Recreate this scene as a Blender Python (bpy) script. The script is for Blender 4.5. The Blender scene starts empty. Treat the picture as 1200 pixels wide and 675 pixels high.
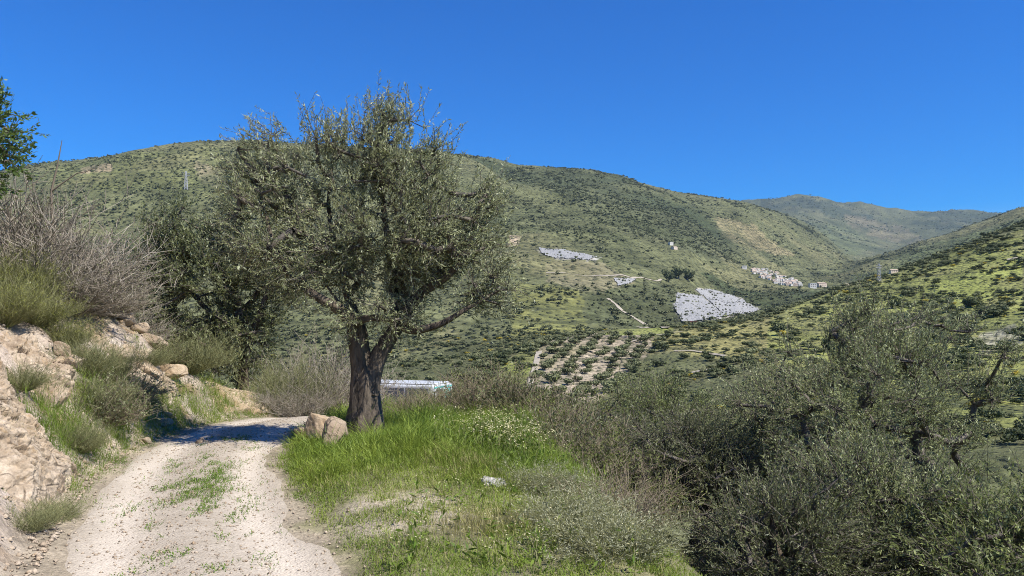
import bpy, math, random
import numpy as np
from mathutils import Vector, Matrix
random.seed(7)
RNG = np.random.default_rng(7)
SC = bpy.context.scene
COL = SC.collection

# ------------------------------------------------------------------ camera
F, CX, HZ, EYE = 900.0, 600.0, 390.0, 1.75       # photo pixels: focal length, centre column, horizon row; eye height
cam_d = bpy.data.cameras.new('camera'); cam = bpy.data.objects.new('camera', cam_d); COL.objects.link(cam)
cam.location = (0, 0, EYE); cam.rotation_euler = (math.radians(90), 0, 0)
cam_d.sensor_width = 36; cam_d.lens = 36 * F / 1200; cam_d.shift_y = (HZ - 337.5) / 1200
cam_d.clip_start = 0.1; cam_d.clip_end = 40000
SC.camera = cam
# ------------------------------------------------------------------ sky and sun
SUN_EL = math.radians(52); SUN_DIR = Vector((0.85, -0.53, 0)).normalized()
sun_az = math.atan2(SUN_DIR.x, SUN_DIR.y)          # clockwise from +Y
world = bpy.data.worlds.new('World'); SC.world = world; world.use_nodes = True
wn = world.node_tree; wn.nodes.clear()
sky = wn.nodes.new('ShaderNodeTexSky'); sky.sky_type = 'NISHITA'; sky.sun_disc = False
sky.sun_elevation = SUN_EL; sky.sun_rotation = sun_az; sky.altitude = 300; sky.air_density = 1.0; sky.dust_density = 0.2; sky.ozone_density = 3.5
hs = wn.nodes.new('ShaderNodeHueSaturation'); hs.inputs['Hue'].default_value = 0.518; hs.inputs['Saturation'].default_value = 1.8; hs.inputs['Value'].default_value = 1.0
bg = wn.nodes.new('ShaderNodeBackground'); bg.inputs['Strength'].default_value = 0.104
wo = wn.nodes.new('ShaderNodeOutputWorld')
wn.links.new(sky.outputs[0], hs.inputs['Color']); wn.links.new(hs.outputs[0], bg.inputs[0]); wn.links.new(bg.outputs[0], wo.inputs[0])
sd = bpy.data.lights.new('sun', 'SUN'); sd.energy = 5.0; sd.angle = math.radians(0.53); sd.color = (1.0, 0.95, 0.86)
sun = bpy.data.objects.new('sun', sd); COL.objects.link(sun)
to_sun = Vector((SUN_DIR.x * math.cos(SUN_EL), SUN_DIR.y * math.cos(SUN_EL), math.sin(SUN_EL)))
sun.rotation_euler = to_sun.to_track_quat('Z', 'Y').to_euler(); sun.location = (30, -20, 60)
SC.view_settings.view_transform = 'Standard'; SC.view_settings.look = 'None'
SC.view_settings.exposure = 0.68; SC.view_settings.gamma = 1.0
SC.render.engine = 'CYCLES'
SC.cycles.max_bounces = 6; SC.cycles.diffuse_bounces = 3; SC.cycles.glossy_bounces = 2; SC.cycles.transmission_bounces = 4
SC.cycles.transparent_max_bounces = 6; SC.cycles.volume_bounces = 0; SC.cycles.use_denoising = True; SC.cycles.denoiser = 'OPENIMAGEDENOISE'; SC.cycles.denoising_input_passes = 'RGB_ALBEDO_NORMAL'; SC.cycles.denoising_prefilter = 'NONE'; SC.cycles.filter_width = 1.0
SC.cycles.sample_clamp_indirect = 4.0

# ------------------------------------------------------------------ numpy helpers
def _h(ix, iy, s):
    n = (ix.astype(np.int64) * 374761393 + iy.astype(np.int64) * 668265263 + s * 1442695041) & 0xffffffff
    n = ((n ^ (n >> 13)) * 1274126177) & 0xffffffff
    return ((n ^ (n >> 16)) & 0xffff) / 65535.0
def vnoise(x, y, s=0):
    x = np.asarray(x, float); y = np.asarray(y, float)
    ix = np.floor(x); iy = np.floor(y); fx = x - ix; fy = y - iy
    ix = ix.astype(np.int64); iy = iy.astype(np.int64)
    fx = fx * fx * fx * (fx * (fx * 6 - 15) + 10); fy = fy * fy * fy * (fy * (fy * 6 - 15) + 10)
    a = _h(ix, iy, s); b = _h(ix + 1, iy, s); c = _h(ix, iy + 1, s); d = _h(ix + 1, iy + 1, s)
    return ((a + (b - a) * fx) * (1 - fy) + (c + (d - c) * fx) * fy) * 2 - 1
def fbm(x, y, s=0, o=4, g=0.5, ridged=False):
    t = 0; a = 1.0; n = 0; c, si = 0.8, 0.6
    for k in range(o):
        v = vnoise(x + 17.3 * k, y - 9.1 * k, s + k)
        if ridged: v = 1 - 2 * np.abs(v)
        t = t + a * v; n += a; a *= g; x, y = 2.03 * (c * x - si * y), 2.03 * (si * x + c * y)
    return t / n
def sstep(a, b, x): t = np.clip((x - a) / (b - a), 0, 1); return t * t * (3 - 2 * t)
def _slopes(X, Yv):
    dx = np.diff(X, axis=-1); m = np.diff(Yv, axis=-1) / dx
    d = np.zeros_like(Yv)
    p = m[..., :-1] * m[..., 1:]; w1 = 2 * dx[..., 1:] + dx[..., :-1]; w2 = dx[..., 1:] + 2 * dx[..., :-1]
    with np.errstate(divide='ignore', invalid='ignore'):
        hm = (w1 + w2) / (w1 / m[..., :-1] + w2 / m[..., 1:])
    d[..., 1:-1] = np.where(p > 0, np.nan_to_num(hm), 0)
    d[..., 0] = m[..., 0]; d[..., -1] = m[..., -1]
    return d
def pchip(X, Yv, q):
    """q (N,), knots either (K,) or (N,K)"""
    q = np.asarray(q, float); sh = q.shape; q = q.ravel()
    X = np.asarray(X, float); Yv = np.asarray(Yv, float)
    D = _slopes(X, Yv)
    if X.ndim == 1:
        i = np.clip(np.searchsorted(X, q, side='right') - 1, 0, len(X) - 2)
        x0, x1, y0, y1, d0, d1 = X[i], X[i + 1], Yv[i], Yv[i + 1], D[i], D[i + 1]
    else:
        i = np.clip((X <= q[:, None]).sum(1) - 1, 0, X.shape[1] - 2); r = np.arange(len(q))
        x0, x1, y0, y1, d0, d1 = X[r, i], X[r, i + 1], Yv[r, i], Yv[r, i + 1], D[r, i], D[r, i + 1]
    h = x1 - x0; t = np.clip((q - x0) / h, 0, 1)
    return ((2*t**3 - 3*t**2 + 1) * y0 + (t**3 - 2*t**2 + t) * h * d0 + (-2*t**3 + 3*t**2) * y1 + (t**3 - t**2) * h * d1).reshape(sh)

# ------------------------------------------------------------------ lie of the land
RD = np.array([(-80,28),(-30,11),(-10,3.9),(0,0.05),(5.5,-2.26),(7.5,-3.15),(9.84,-4.0),(12.1,-4.56),(13.7,-4.76),(15.75,-4.62),(18.5,-4.0),(22,-3.6),(28,-3.5),(35,-4.2),(46,-6.5),(80,-12)])
RZ = np.array([(-80,0.6),(-20,0.1),(0,0),(13.5,0),(16,-0.06),(20,-0.5),(28,-1.6),(35,-2.45),(46,-4),(80,-8)])
ED = np.array([(-80,30),(-30,13.5),(-10,6.0),(0,2.3),(5.5,1.0),(8,0.65),(10,0.4),(14,0.1),(18,-0.7),(22,-1.2),(30,-1.4),(46,-4),(80,-9)])
AMP = np.array([(-80,1.0),(15.4,1.0),(17.6,0.45),(20,0.27),(25,0.05),(35,-0.15),(80,-0.3)])
def xc(y): return pchip(RD[:,0], RD[:,1], y)
def rz(y): return pchip(RZ[:,0], RZ[:,1], y)
def road_s(x, y):
    c = xc(y); sl = (xc(y + 0.2) - xc(y - 0.2)) / 0.4
    return (x - c) / np.sqrt(1 + sl * sl)
def h_near(x, y):
    x = np.asarray(x, float); y = np.asarray(y, float)
    s = road_s(x, y); z = rz(y)
    t = np.maximum(-s - 1.02 + 0.12 * vnoise(x * 0.8, y * 0.8, 3), 0)
    B = 1.05 * np.maximum(t - 0.25, 0) + 0.1 * np.minimum(t, 0.25)
    B = np.where(t > 1.8, 1.65 + 0.74 * (t - 1.8), B); B = np.where(t > 6, 4.76 + 0.35 * (t - 6), B); B = np.minimum(B, 15)
    amp = pchip(AMP[:,0], AMP[:,1], y)
    rough = sstep(0.15, 0.8, t)
    z = z + amp * B
    z = z + rough * (0.20 * fbm(x * 0.7, y * 0.7, 5, 4, ridged=True) + 0.07 * fbm(x * 3.1 + y, y * 3.1, 6, 3) + 0.10 * np.abs(fbm(x * 1.6 - y * 0.8, y * 1.1 + x * .5, 8, 2)))
    v = np.maximum(s - 0.98, 0)
    z = z + 0.10 * sstep(0.0, 0.5, v) + 0.06 * sstep(0.2, 1.2, v) * fbm(x * 0.9, y * 0.9, 11, 3)
    e = x - pchip(ED[:,0], ED[:,1], y) + 0.18 * vnoise(x * 0.6, y * 0.6, 12)
    e = np.maximum(e + 0.3, 0); drop = np.where(e < 0.8, 0.45 * e * e, 0.72 * e - 0.288)
    drop = np.where(e > 11, 7.63 + 0.42 * (e - 11), drop); drop = np.minimum(drop, 19)
    z = z - drop + sstep(0.4, 2, e) * 0.25 * fbm(x * 0.35, y * 0.35, 14, 4)
    z = z + 0.20 * np.exp(-(((x + 1.0) / 1.3) ** 2 + ((y - 9.6) / 2.0) ** 2)) * sstep(0.1, 0.9, v)
    onroad = 1 - sstep(0.75, 1.1, np.abs(s))
    z = z + onroad * (0.035 * np.exp(-(s / 0.28) ** 2) - 0.02 * np.exp(-((np.abs(s) - 0.62) / 0.2) ** 2)) + 0.008 * fbm(x * 3, y * 3, 15, 3)
    return z
def K(d): d = np.array(sorted(d.items()), float); return d
# each knot line: photo column -> (depth in metres, photo row where that ground shows or would show)
KN = [
 ({-500:50, 1700:50},  {-500:560, 600:560, 1700:560}),
 ({-500:95, 1700:95},  {-500:590, 600:560, 900:540, 1100:520, 1200:510, 1700:480}),
 ({-500:190, 600:190, 900:200, 1200:190, 1700:190}, {-500:470, 500:470, 600:462, 700:462, 800:448, 900:430, 1000:425, 1100:425, 1200:420, 1700:330}),
 ({-500:260, 600:275, 700:335, 760:350, 850:365, 900:385, 960:425, 1000:450, 1100:480, 1200:500, 1700:520},
  {-500:445, 400:440, 500:428, 600:414, 640:400, 700:389, 760:386, 800:384, 850:380, 900:368, 960:349, 1000:336, 1050:322, 1100:304, 1150:286, 1200:268, 1700:150}),
 ({-500:380, 600:400, 800:520, 900:650, 1000:760, 1200:850, 1700:900},
  {-500:450, 400:440, 500:430, 600:416, 700:398, 800:397, 900:384, 1000:362, 1100:342, 1200:318, 1700:230}),
 ({-500:560, 600:620, 700:680, 800:760, 900:980, 1000:1200, 1200:1300, 1700:1350},
  {-500:370, 200:350, 400:345, 600:352, 700:352, 800:362, 850:358, 900:352, 950:346, 1000:340, 1100:315, 1200:288, 1700:190}),
 ({-500:850, 400:900, 600:1000, 800:1150, 900:1500, 1000:1750, 1200:1900, 1700:2000},
  {-500:285, 200:265, 400:275, 600:288, 700:288, 800:303, 900:322, 950:329, 985:325, 1010:312, 1050:299, 1100:283, 1150:266, 1200:250, 1700:160}),
 ({-500:1150, 0:1250, 400:1500, 600:1900, 800:2250, 900:2450, 1000:2550, 1200:2600, 1700:2600},
  {-500:260, 0:207, 30:199, 100:190, 180:175, 230:168, 265:167, 330:168, 400:172, 500:181, 540:183, 575:187, 610:196, 640:199, 690:201, 720:205, 760:218, 800:228, 830:233, 870:238, 900:246, 940:265, 970:285, 1000:308, 1030:316, 1100:300, 1200:275, 1700:190}),
 ({-500:2200, 600:3000, 900:3600, 1200:3800, 1700:3800},
  {-500:290, 0:250, 600:230, 800:250, 880:262, 900:262, 950:272, 1000:292, 1050:300, 1100:288, 1200:275, 1700:200}),
 ({-500:4500, 900:4900, 1700:5000},
  {-500:290, 600:245, 850:250, 900:248, 950:252, 1000:262, 1050:268, 1100:264, 1200:265, 1700:230}),
 ({-500:6000, 900:6500, 1700:6500},
  {-500:290, 600:245, 800:246, 850:241, 880:236, 910:233.5, 940:231, 960:232, 980:236, 1000:237.5, 1020:239, 1060:246, 1090:249, 1130:247, 1165:249, 1200:256, 1700:230}),
 ({-500:9500, 1700:9500}, {-500:300, 1700:300}),
]
KN = [(K(a), K(b)) for a, b in KN]
_PX = np.arange(-480, 1681, 1.0)
_TY = np.stack([np.interp(_PX, a[:,0], a[:,1]) for a, b in KN], 1); _TZ = EYE + (HZ - np.stack([pchip(b[:,0], b[:,1], _PX) for a, b in KN], 1)) / F * _TY
def h_far(x, y):
    x = np.asarray(x, float).ravel(); y = np.asarray(y, float).ravel()
    px = np.clip(x / y * F + CX, -480, 1679.99) + 480; i = px.astype(int); f = (px - i)[:, None]
    Yk = _TY[i] * (1 - f) + _TY[i + 1] * f; Z = _TZ[i] * (1 - f) + _TZ[i + 1] * f
    z = pchip(Yk, Z, np.clip(y, 50, 9400))
    w = sstep(380, 900, y); wm = sstep(2800, 4500, y)
    wx = x + 40 * vnoise(x / 160, y / 160, 33); wy = y + 40 * vnoise(x / 160 + 9, y / 160, 34)
    crest = np.abs(y - Yk[:, 7]) / Yk[:, 7]; hold = 0.12 + 0.88 * sstep(0, 0.16, crest)
    z = z + (1 - w) * 1.3 * fbm(x / 45, y / 45, 21, 4, ridged=True) * sstep(60, 150, y)
    z = z + w * (1 - wm) * (24 * hold * fbm(wx / 330, wy / 420, 22, 5, 0.5, True) + 3.5 * fbm(x / 60, y / 60, 23, 3))
    z = z + wm * (40 * fbm(wx / 1300, wy / 1100, 24, 5, 0.5, True) - 62 + 30 * fbm(wx / 420, wy / 520, 26, 4, 0.5, True))
    return z
def H(x, y):
    x = np.asarray(x, float); y = np.asarray(y, float); sh = np.broadcast(x, y).shape
    x = np.broadcast_to(x, sh).ravel(); y = np.broadcast_to(y, sh).ravel()
    z = np.empty(len(x)); b = sstep(36, 78, y)
    m = b < 1; z[m] = h_near(x[m], y[m]) * (1 - b[m])
    z[~m] = 0; m = b > 0
    if m.any(): z[m] += h_far(x[m], y[m]) * b[m]
    return z.reshape(sh)
def Hs(x, y): return float(H(np.array([x]), np.array([y]))[0])
def hits(px, py, y0=80, y1=9000, n=140):
    """points on the far ground seen at photo pixels"""
    px = np.asarray(px, float); py = np.asarray(py, float); u = ((px - CX) / F)[:, None]; Y = np.exp(np.linspace(math.log(y0), math.log(y1), n))[None]
    z = H(u * Y, Y + 0 * u); ray = EYE + (HZ - py[:, None]) / F * Y; g = z >= ray
    i = np.where(g.any(1), np.argmax(g, 1), np.argmin(ray - z, 1)); r_ = np.arange(len(i)); j = np.maximum(i - 1, 0); d0 = np.maximum((ray - z)[r_, j], 1e-6); d1 = np.maximum((z - ray)[r_, i], 0); f = np.where(g.any(1), d0 / (d0 + d1 + 1e-9), 1.0)
    Yv = Y[0, j] + (Y[0, i] - Y[0, j]) * f; x = u[:, 0] * Yv
    return np.stack([x, Yv, H(x, Yv)], 1)
def hit(px, py, y0=80, y1=9000): return tuple(float(v) for v in hits([px], [py], y0, y1, 300)[0])
def at(px, Y): return ((px - CX) / F * Y, Y)
def P3(px, py, Y): return np.array([(px - CX) / F * Y, Y, EYE + (HZ - py) / F * Y])
def inpoly(px, py, poly):
    c = np.zeros(np.shape(px), bool); n = len(poly)
    for i in range(n):
        x0, y0 = poly[i]; x1, y1 = poly[(i + 1) % n]
        k = ((y0 > py) != (y1 > py)) & (px < (x1 - x0) * (py - y0) / ((y1 - y0) or 1e-9) + x0); c ^= k
    return c

# ------------------------------------------------------------------ mesh and object helpers
def mesh(name, V, Fc, mat=None, smooth=False, attrs=None):
    V = np.asarray(V, np.float32).reshape(-1, 3); me = bpy.data.meshes.new(name)
    if isinstance(Fc, np.ndarray):
        n, k = Fc.shape
        me.vertices.add(len(V)); me.vertices.foreach_set('co', V.ravel())
        me.loops.add(n * k); me.loops.foreach_set('vertex_index', Fc.astype(np.int32).ravel())
        me.polygons.add(n); me.polygons.foreach_set('loop_start', np.arange(0, n * k, k, dtype=np.int32))
        me.polygons.foreach_set('loop_total', np.full(n, k, np.int32))
        me.update(calc_edges=True)
    else:
        me.from_pydata(V.tolist(), [], Fc); me.update()
    if smooth: me.polygons.foreach_set('use_smooth', np.ones(len(me.polygons), bool))
    for k, a in (attrs or {}).items():
        a = np.asarray(a, np.float32)
        if a.ndim == 1: at_ = me.attributes.new(k, 'FLOAT', 'POINT'); at_.data.foreach_set('value', a)
        else: at_ = me.attributes.new(k, 'FLOAT_COLOR', 'POINT'); at_.data.foreach_set('color', np.concatenate([a[:, :3], np.ones((len(a), 1), np.float32)], 1).ravel())
    if mat: me.materials.append(mat)
    return me
def obj(name, me, parent=None, loc=(0, 0, 0), rot=0.0, scale=None):
    o = bpy.data.objects.new(name, me); COL.objects.link(o); o.location = loc
    o.rotation_euler = rot if isinstance(rot, (tuple, list)) else (0, 0, rot)
    if scale is not None: o.scale = scale if isinstance(scale, (tuple, list)) else (scale,) * 3
    if parent: o.parent = parent
    return o
def tag(o, label=None, cat=None, group=None, kind=None):
    if label: o['label'] = label
    if cat: o['category'] = cat
    if group: o['group'] = group
    if kind: o['kind'] = kind
    return o
def thing(name, label, cat, loc=(0, 0, 0), rot=0.0, group=None, scale=None):
    return tag(obj(name, None, None, loc, rot, scale), label, cat, group)
def tubes(Pts, R, S=3):
    """Pts (N,P,3), R (N,P) -> verts, quads"""
    Pts = np.asarray(Pts, float); N, P, _ = Pts.shape; R = np.broadcast_to(R, (N, P))
    T = np.gradient(Pts, axis=1); T /= np.linalg.norm(T, axis=2, keepdims=True) + 1e-9
    ref = np.where(np.abs(T[:, :1, 2:3]) > 0.9, np.array([1., 0, 0]), np.array([0, 0, 1.]))
    ref = np.broadcast_to(ref, T.shape)
    A = np.cross(T, ref); A /= np.linalg.norm(A, axis=2, keepdims=True) + 1e-9; Bv = np.cross(T, A)
    a = np.arange(S) * 2 * np.pi / S
    V = Pts[:, :, None] + R[:, :, None, None] * (np.cos(a)[:, None] * A[:, :, None] + np.sin(a)[:, None] * Bv[:, :, None])
    idx = np.arange(N * P * S).reshape(N, P, S); nx = np.roll(idx, -1, 2)
    Q = np.stack([idx[:, :-1], nx[:, :-1], nx[:, 1:], idx[:, 1:]], -1).reshape(-1, 4)
    return V.reshape(-1, 3), Q
def leaves(Pb, D, Nn, L, W, bend=0.0):
    """diamond leaves: base Pb, direction D, normal Nn, (N,3) each"""
    D = D / (np.linalg.norm(D, axis=1, keepdims=True) + 1e-9)
    Sd = np.cross(D, Nn); Sd /= np.linalg.norm(Sd, axis=1, keepdims=True) + 1e-9
    L = np.asarray(L)[:, None]; W = np.asarray(W)[:, None]; U = np.cross(Sd, D)
    m = Pb + D * L * 0.45
    V = np.stack([Pb, m + Sd * W / 2 + U * L * bend, Pb + D * L, m - Sd * W / 2 + U * L * bend], 1).reshape(-1, 3)
    return V, np.arange(len(V)).reshape(-1, 4)
def unit(v): return v / (np.linalg.norm(v, axis=-1, keepdims=True) + 1e-9)
def rdir(n, rng=RNG): return unit(rng.normal(size=(n, 3)))

# ------------------------------------------------------------------ materials
class NT:
    def __init__(s, name):
        s.m = bpy.data.materials.new(name); s.m.use_nodes = True; s.t = s.m.node_tree; s.t.nodes.clear()
        s.out = s.t.nodes.new('ShaderNodeOutputMaterial')
    def n(s, typ, props=None, **inp):
        nd = s.t.nodes.new('ShaderNode' + typ)
        for k, v in (props or {}).items(): setattr(nd, k, v)
        for k, v in inp.items():
            k = k.replace('_', ' ')
            key = int(k[1:]) if k[0] == 'i' and k[1:].isdigit() else k
            sk = nd.inputs[key]
            if hasattr(v, 'is_linked') or isinstance(v, bpy.types.NodeSocket): s.t.links.new(v, sk)
            else:
                if isinstance(v, (tuple, list)) and len(v) == 3 and sk.type == 'RGBA': v = (*v, 1)
                sk.default_value = v
        return nd
    def mix(s, fac, a, b, mode='MIX'):
        nd = s.t.nodes.new('ShaderNodeMix'); nd.data_type = 'RGBA'; nd.blend_type = mode
        for k, v in ((0, fac), (6, a), (7, b)):
            if isinstance(v, bpy.types.NodeSocket): s.t.links.new(v, nd.inputs[k])
            else: nd.inputs[k].default_value = (*v, 1) if isinstance(v, (tuple, list)) else v
        return nd.outputs[2]
    def ramp(s, fac, stops, interp='LINEAR'):
        nd = s.t.nodes.new('ShaderNodeValToRGB'); cr = nd.color_ramp; cr.interpolation = interp
        while len(cr.elements) < len(stops): cr.elements.new(0.5)
        for e, (p, c) in zip(cr.elements, stops): e.position = p; e.color = (c, c, c, 1) if isinstance(c, (int, float)) else (*c, 1)
        s.t.links.new(fac, nd.inputs[0]); return nd.outputs[0]
    def noise(s, scale, detail=4, rough=0.55, vec=None, out=0, dist=0.0):
        nd = s.t.nodes.new('ShaderNodeTexNoise'); nd.inputs['Scale'].default_value = scale; nd.inputs['Detail'].default_value = detail
        nd.inputs['Roughness'].default_value = rough; nd.inputs['Distortion'].default_value = dist
        s.t.links.new(vec if vec is not None else s.pos(), nd.inputs['Vector']); return nd.outputs[out]
    def pos(s):
        if not hasattr(s, '_p'): s._p = s.t.nodes.new('ShaderNodeTexCoord').outputs['Object']
        return s._p
    def geo(s):
        if not hasattr(s, '_g'): s._g = s.t.nodes.new('ShaderNodeNewGeometry')
        return s._g
    def attr(s, name, out='Fac'):
        nd = s.t.nodes.new('ShaderNodeAttribute'); nd.attribute_name = name; return nd.outputs[out]
    def bsdf(s, col, rough=0.8, bump=None, bstr=0.3, bdist=0.05, spec=0.3, **kw):
        b = s.n('BsdfPrincipled', None, Roughness=rough, **kw); b.inputs['Specular IOR Level'].default_value = spec
        if isinstance(col, bpy.types.NodeSocket): s.t.links.new(col, b.inputs['Base Color'])
        else: b.inputs['Base Color'].default_value = (*col, 1)
        if bump is not None:
            bn = s.n('Bump', None, Strength=bstr, Distance=bdist, Height=bump); s.t.links.new(bn.outputs[0], b.inputs['Normal'])
        return b.outputs[0]
    def done(s, sh): s.t.links.new(sh, s.out.inputs[0]); return s.m

def m_leaf(name, dark, light, under=None, rough=0.42, trans=0.25, spec=0.5):
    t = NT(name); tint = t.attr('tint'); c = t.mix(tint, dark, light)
    oi = t.t.nodes.new('ShaderNodeObjectInfo').outputs['Random']
    hv = t.n('HueSaturation', None, Color=c); mr = t.n('MapRange', None, Value=oi); mr.inputs[3].default_value = 0.8; mr.inputs[4].default_value = 1.2
    t.t.links.new(mr.outputs[0], hv.inputs['Value']); c = hv.outputs[0]
    if under: c = t.mix(t.geo().outputs['Backfacing'], c, under)
    b = t.bsdf(c, rough, spec=spec)
    if trans > 0:
        tr = t.n('BsdfTranslucent'); t.t.links.new(t.mix(0.4, c, (0.20, 0.25, 0.03)), tr.inputs[0])
        ms = t.n('MixShader', None); ms.inputs[0].default_value = trans; t.t.links.new(b, ms.inputs[1]); t.t.links.new(tr.outputs[0], ms.inputs[2]); b = ms.outputs[0]
    return t.done(b)
def m_bark(name, dark, light, scale=9.0, strn=0.9):
    t = NT(name); mp = t.n('Mapping', None, Vector=t.pos()); mp.inputs['Scale'].default_value = (1, 1, 0.25)
    n1 = t.noise(scale, 6, 0.65, mp.outputs[0], dist=0.6); n2 = t.noise(1.7, 3, 0.5)
    c = t.mix(t.ramp(n1, [(0.34, 0.0), (0.62, 1.0)]), dark, light); c = t.mix(t.ramp(n2, [(0.4, 0.0), (0.7, 0.6)]), c, tuple(0.55 * a for a in light))
    return t.done(t.bsdf(c, 0.9, n1, strn, 0.05))
def m_stem(name, dark, light):
    t = NT(name); c = t.mix(t.attr('tint'), dark, light); return t.done(t.bsdf(c, 0.8))
def m_flat(name, col, rough=0.7, var=0.25, scale=3.0, spec=0.3, bump=0.0, metallic=0.0):
    t = NT(name); n = t.noise(scale, 5, 0.6); c = t.mix(t.ramp(n, [(0.3, 0.0), (0.7, 1.0)]), tuple(a * (1 - var) for a in col), tuple(min(1, a * (1 + var)) for a in col))
    return t.done(t.bsdf(c, rough, n if bump else None, bump, 0.03, spec, Metallic=metallic))
def m_rock(name, base, pale, stain, scale=1.0):
    t = NT(name); n1 = t.noise(2.2 * scale, 7, 0.62, dist=0.4); n2 = t.noise(9 * scale, 6, 0.65); n3 = t.noise(38 * scale, 3, 0.6)
    vo = t.n('TexVoronoi', {'feature': 'DISTANCE_TO_EDGE'}, Scale=4 * scale, Vector=t.n('Mapping', None, Vector=t.pos()).outputs[0])
    c = t.mix(t.ramp(n1, [(0.36, 0.0), (0.62, 1.0)]), base, pale); c = t.mix(t.ramp(n2, [(0.56, 0.0), (0.72, 0.75)]), c, stain)
    c = t.mix(t.ramp(n3, [(0.3, 0.35), (0.55, 0.0)]), c, tuple(0.45 * a for a in base))
    ck = t.ramp(vo.outputs['Distance'], [(0.0, 1.0), (0.05, 0.0)]); gate = t.n('Math', {'operation': 'MULTIPLY'}, i0=ck, i1=t.ramp(n1, [(.42, 0.0), (.55, .8)])); c = t.mix(gate.outputs[0], c, tuple(0.3 * a for a in base))
    h1 = t.n('Math', {'operation': 'MULTIPLY'}, i0=n3, i1=.6); hh = t.n('Math', {'operation': 'ADD'}, i0=n2, i1=h1.outputs[0]); h2 = t.n('Math', {'operation': 'SUBTRACT'}, i0=hh.outputs[0], i1=gate.outputs[0])
    return t.done(t.bsdf(c, 0.88, h2.outputs[0], 0.5, 0.04))
def m_ground(name, s1, s2, bump):
    """ground cover colour comes per vertex; grain and relief from noise"""
    t = NT(name); c = t.attr('cover', 'Color'); n1 = t.noise(s1, 6, 0.65); n2 = t.noise(s2, 5, 0.7)
    v = t.ramp(n1, [(0.3, 0.62), (0.7, 1.35)]); c = t.mix(1.0, c, v, 'MULTIPLY'); v = t.ramp(n2, [(0.32, 0.6), (0.68, 1.35)]); c = t.mix(1.0, c, v, 'MULTIPLY')
    hh = t.n('Math', {'operation': 'ADD'}, i0=n1, i1=n2)
    return t.done(t.bsdf(c, 0.95, hh.outputs[0], 0.7, bump, 0.15))
M = {}
M['olive'] = m_leaf('olive_leaf', (0.085, 0.098, 0.040), (0.345, 0.37, 0.19), (0.39, 0.405, 0.26), .48, .24, .2)
M['olive_pale'] = m_leaf('olive_leaf_pale', (0.095, 0.115, 0.042), (0.38, 0.425, 0.185), (0.41, 0.44, 0.25), .48, .24, .2)
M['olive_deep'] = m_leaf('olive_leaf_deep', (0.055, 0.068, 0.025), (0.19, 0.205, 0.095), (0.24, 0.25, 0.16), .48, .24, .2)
M['olive_warm'] = m_leaf('olive_leaf_warm', (0.085, 0.115, 0.03), (0.29, 0.335, 0.11), (0.33, 0.36, 0.19), .48, .26, .2)
M['carob'] = m_leaf('dark_leaf', (0.055, 0.072, 0.027), (0.25, 0.275, 0.115), (0.28, 0.30, 0.17), .48, .24, .2)
M['bright'] = m_leaf('bright_leaf', (0.045, 0.085, 0.014), (0.12, 0.19, 0.03), (0.13, 0.19, 0.06), trans=0.35)
M['broom'] = m_leaf('broom_leaf', (0.12, 0.14, 0.025), (0.26, 0.26, 0.045), None, 0.7, 0.2, 0.2)
M['sage'] = m_leaf('sage_leaf', (0.10, 0.115, 0.05), (0.22, 0.225, 0.115), None, 0.7, 0.2, 0.2)
M['scrub'] = m_leaf('scrub_leaf', (0.075, 0.095, 0.03), (0.19, 0.21, 0.065), None, 0.7, 0.25, 0.2)
M['silver'] = m_leaf('silver_leaf', (0.22, 0.23, 0.13), (0.44, 0.44, 0.30), None, 0.75, 0.2, 0.2)
M['grass'] = m_leaf('grass_blade', (0.062, 0.125, 0.012), (0.26, 0.325, 0.05), None, 0.55, 0.35, 0.3)
M['drygrass'] = m_leaf('dry_grass_blade', (0.24, 0.22, 0.06), (0.46, 0.41, 0.19), None, 0.6, 0.3, 0.3)
M['flower'] = m_leaf('flower_petal', (0.46, 0.42, 0.17), (0.62, 0.58, 0.40), None, 0.6, 0.2, 0.2)
M['yflower'] = m_leaf('yellow_petal', (0.55, 0.42, 0.03), (0.72, 0.58, 0.06), None, 0.6, 0.2, 0.2)
M['bark'] = m_bark('olive_bark', (0.020, 0.016, 0.013), (0.17, 0.135, 0.10), 12.0, 1.0)
M['branch'] = m_bark('branch_bark', (0.05, 0.042, 0.034), (0.19, 0.165, 0.135), 14)
M['dry'] = m_stem('dry_stem', (0.17, 0.14, 0.105), (0.40, 0.355, 0.285))
M['brown'] = m_stem('brown_stem', (0.11, 0.085, 0.055), (0.30, 0.245, 0.17))
M['green_stem'] = m_stem('green_stem', (0.12, 0.13, 0.05), (0.27, 0.265, 0.12))
M['rock_tan'] = m_rock('tan_rock', (0.34, 0.245, 0.15), (0.48, 0.39, 0.28), (0.26, 0.165, 0.08))
M['rock_brown'] = m_rock('brown_rock', (0.24, 0.175, 0.115), (0.36, 0.29, 0.21), (0.16, 0.12, 0.08))
M['rock_pink'] = m_rock('pink_rock', (0.285, 0.215, 0.145), (0.47, 0.39, 0.295), (0.33, 0.215, 0.105))
M['rock_white'] = m_rock('white_rock', (0.32, 0.305, 0.27), (0.54, 0.52, 0.48), (0.25, 0.22, 0.16))
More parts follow.
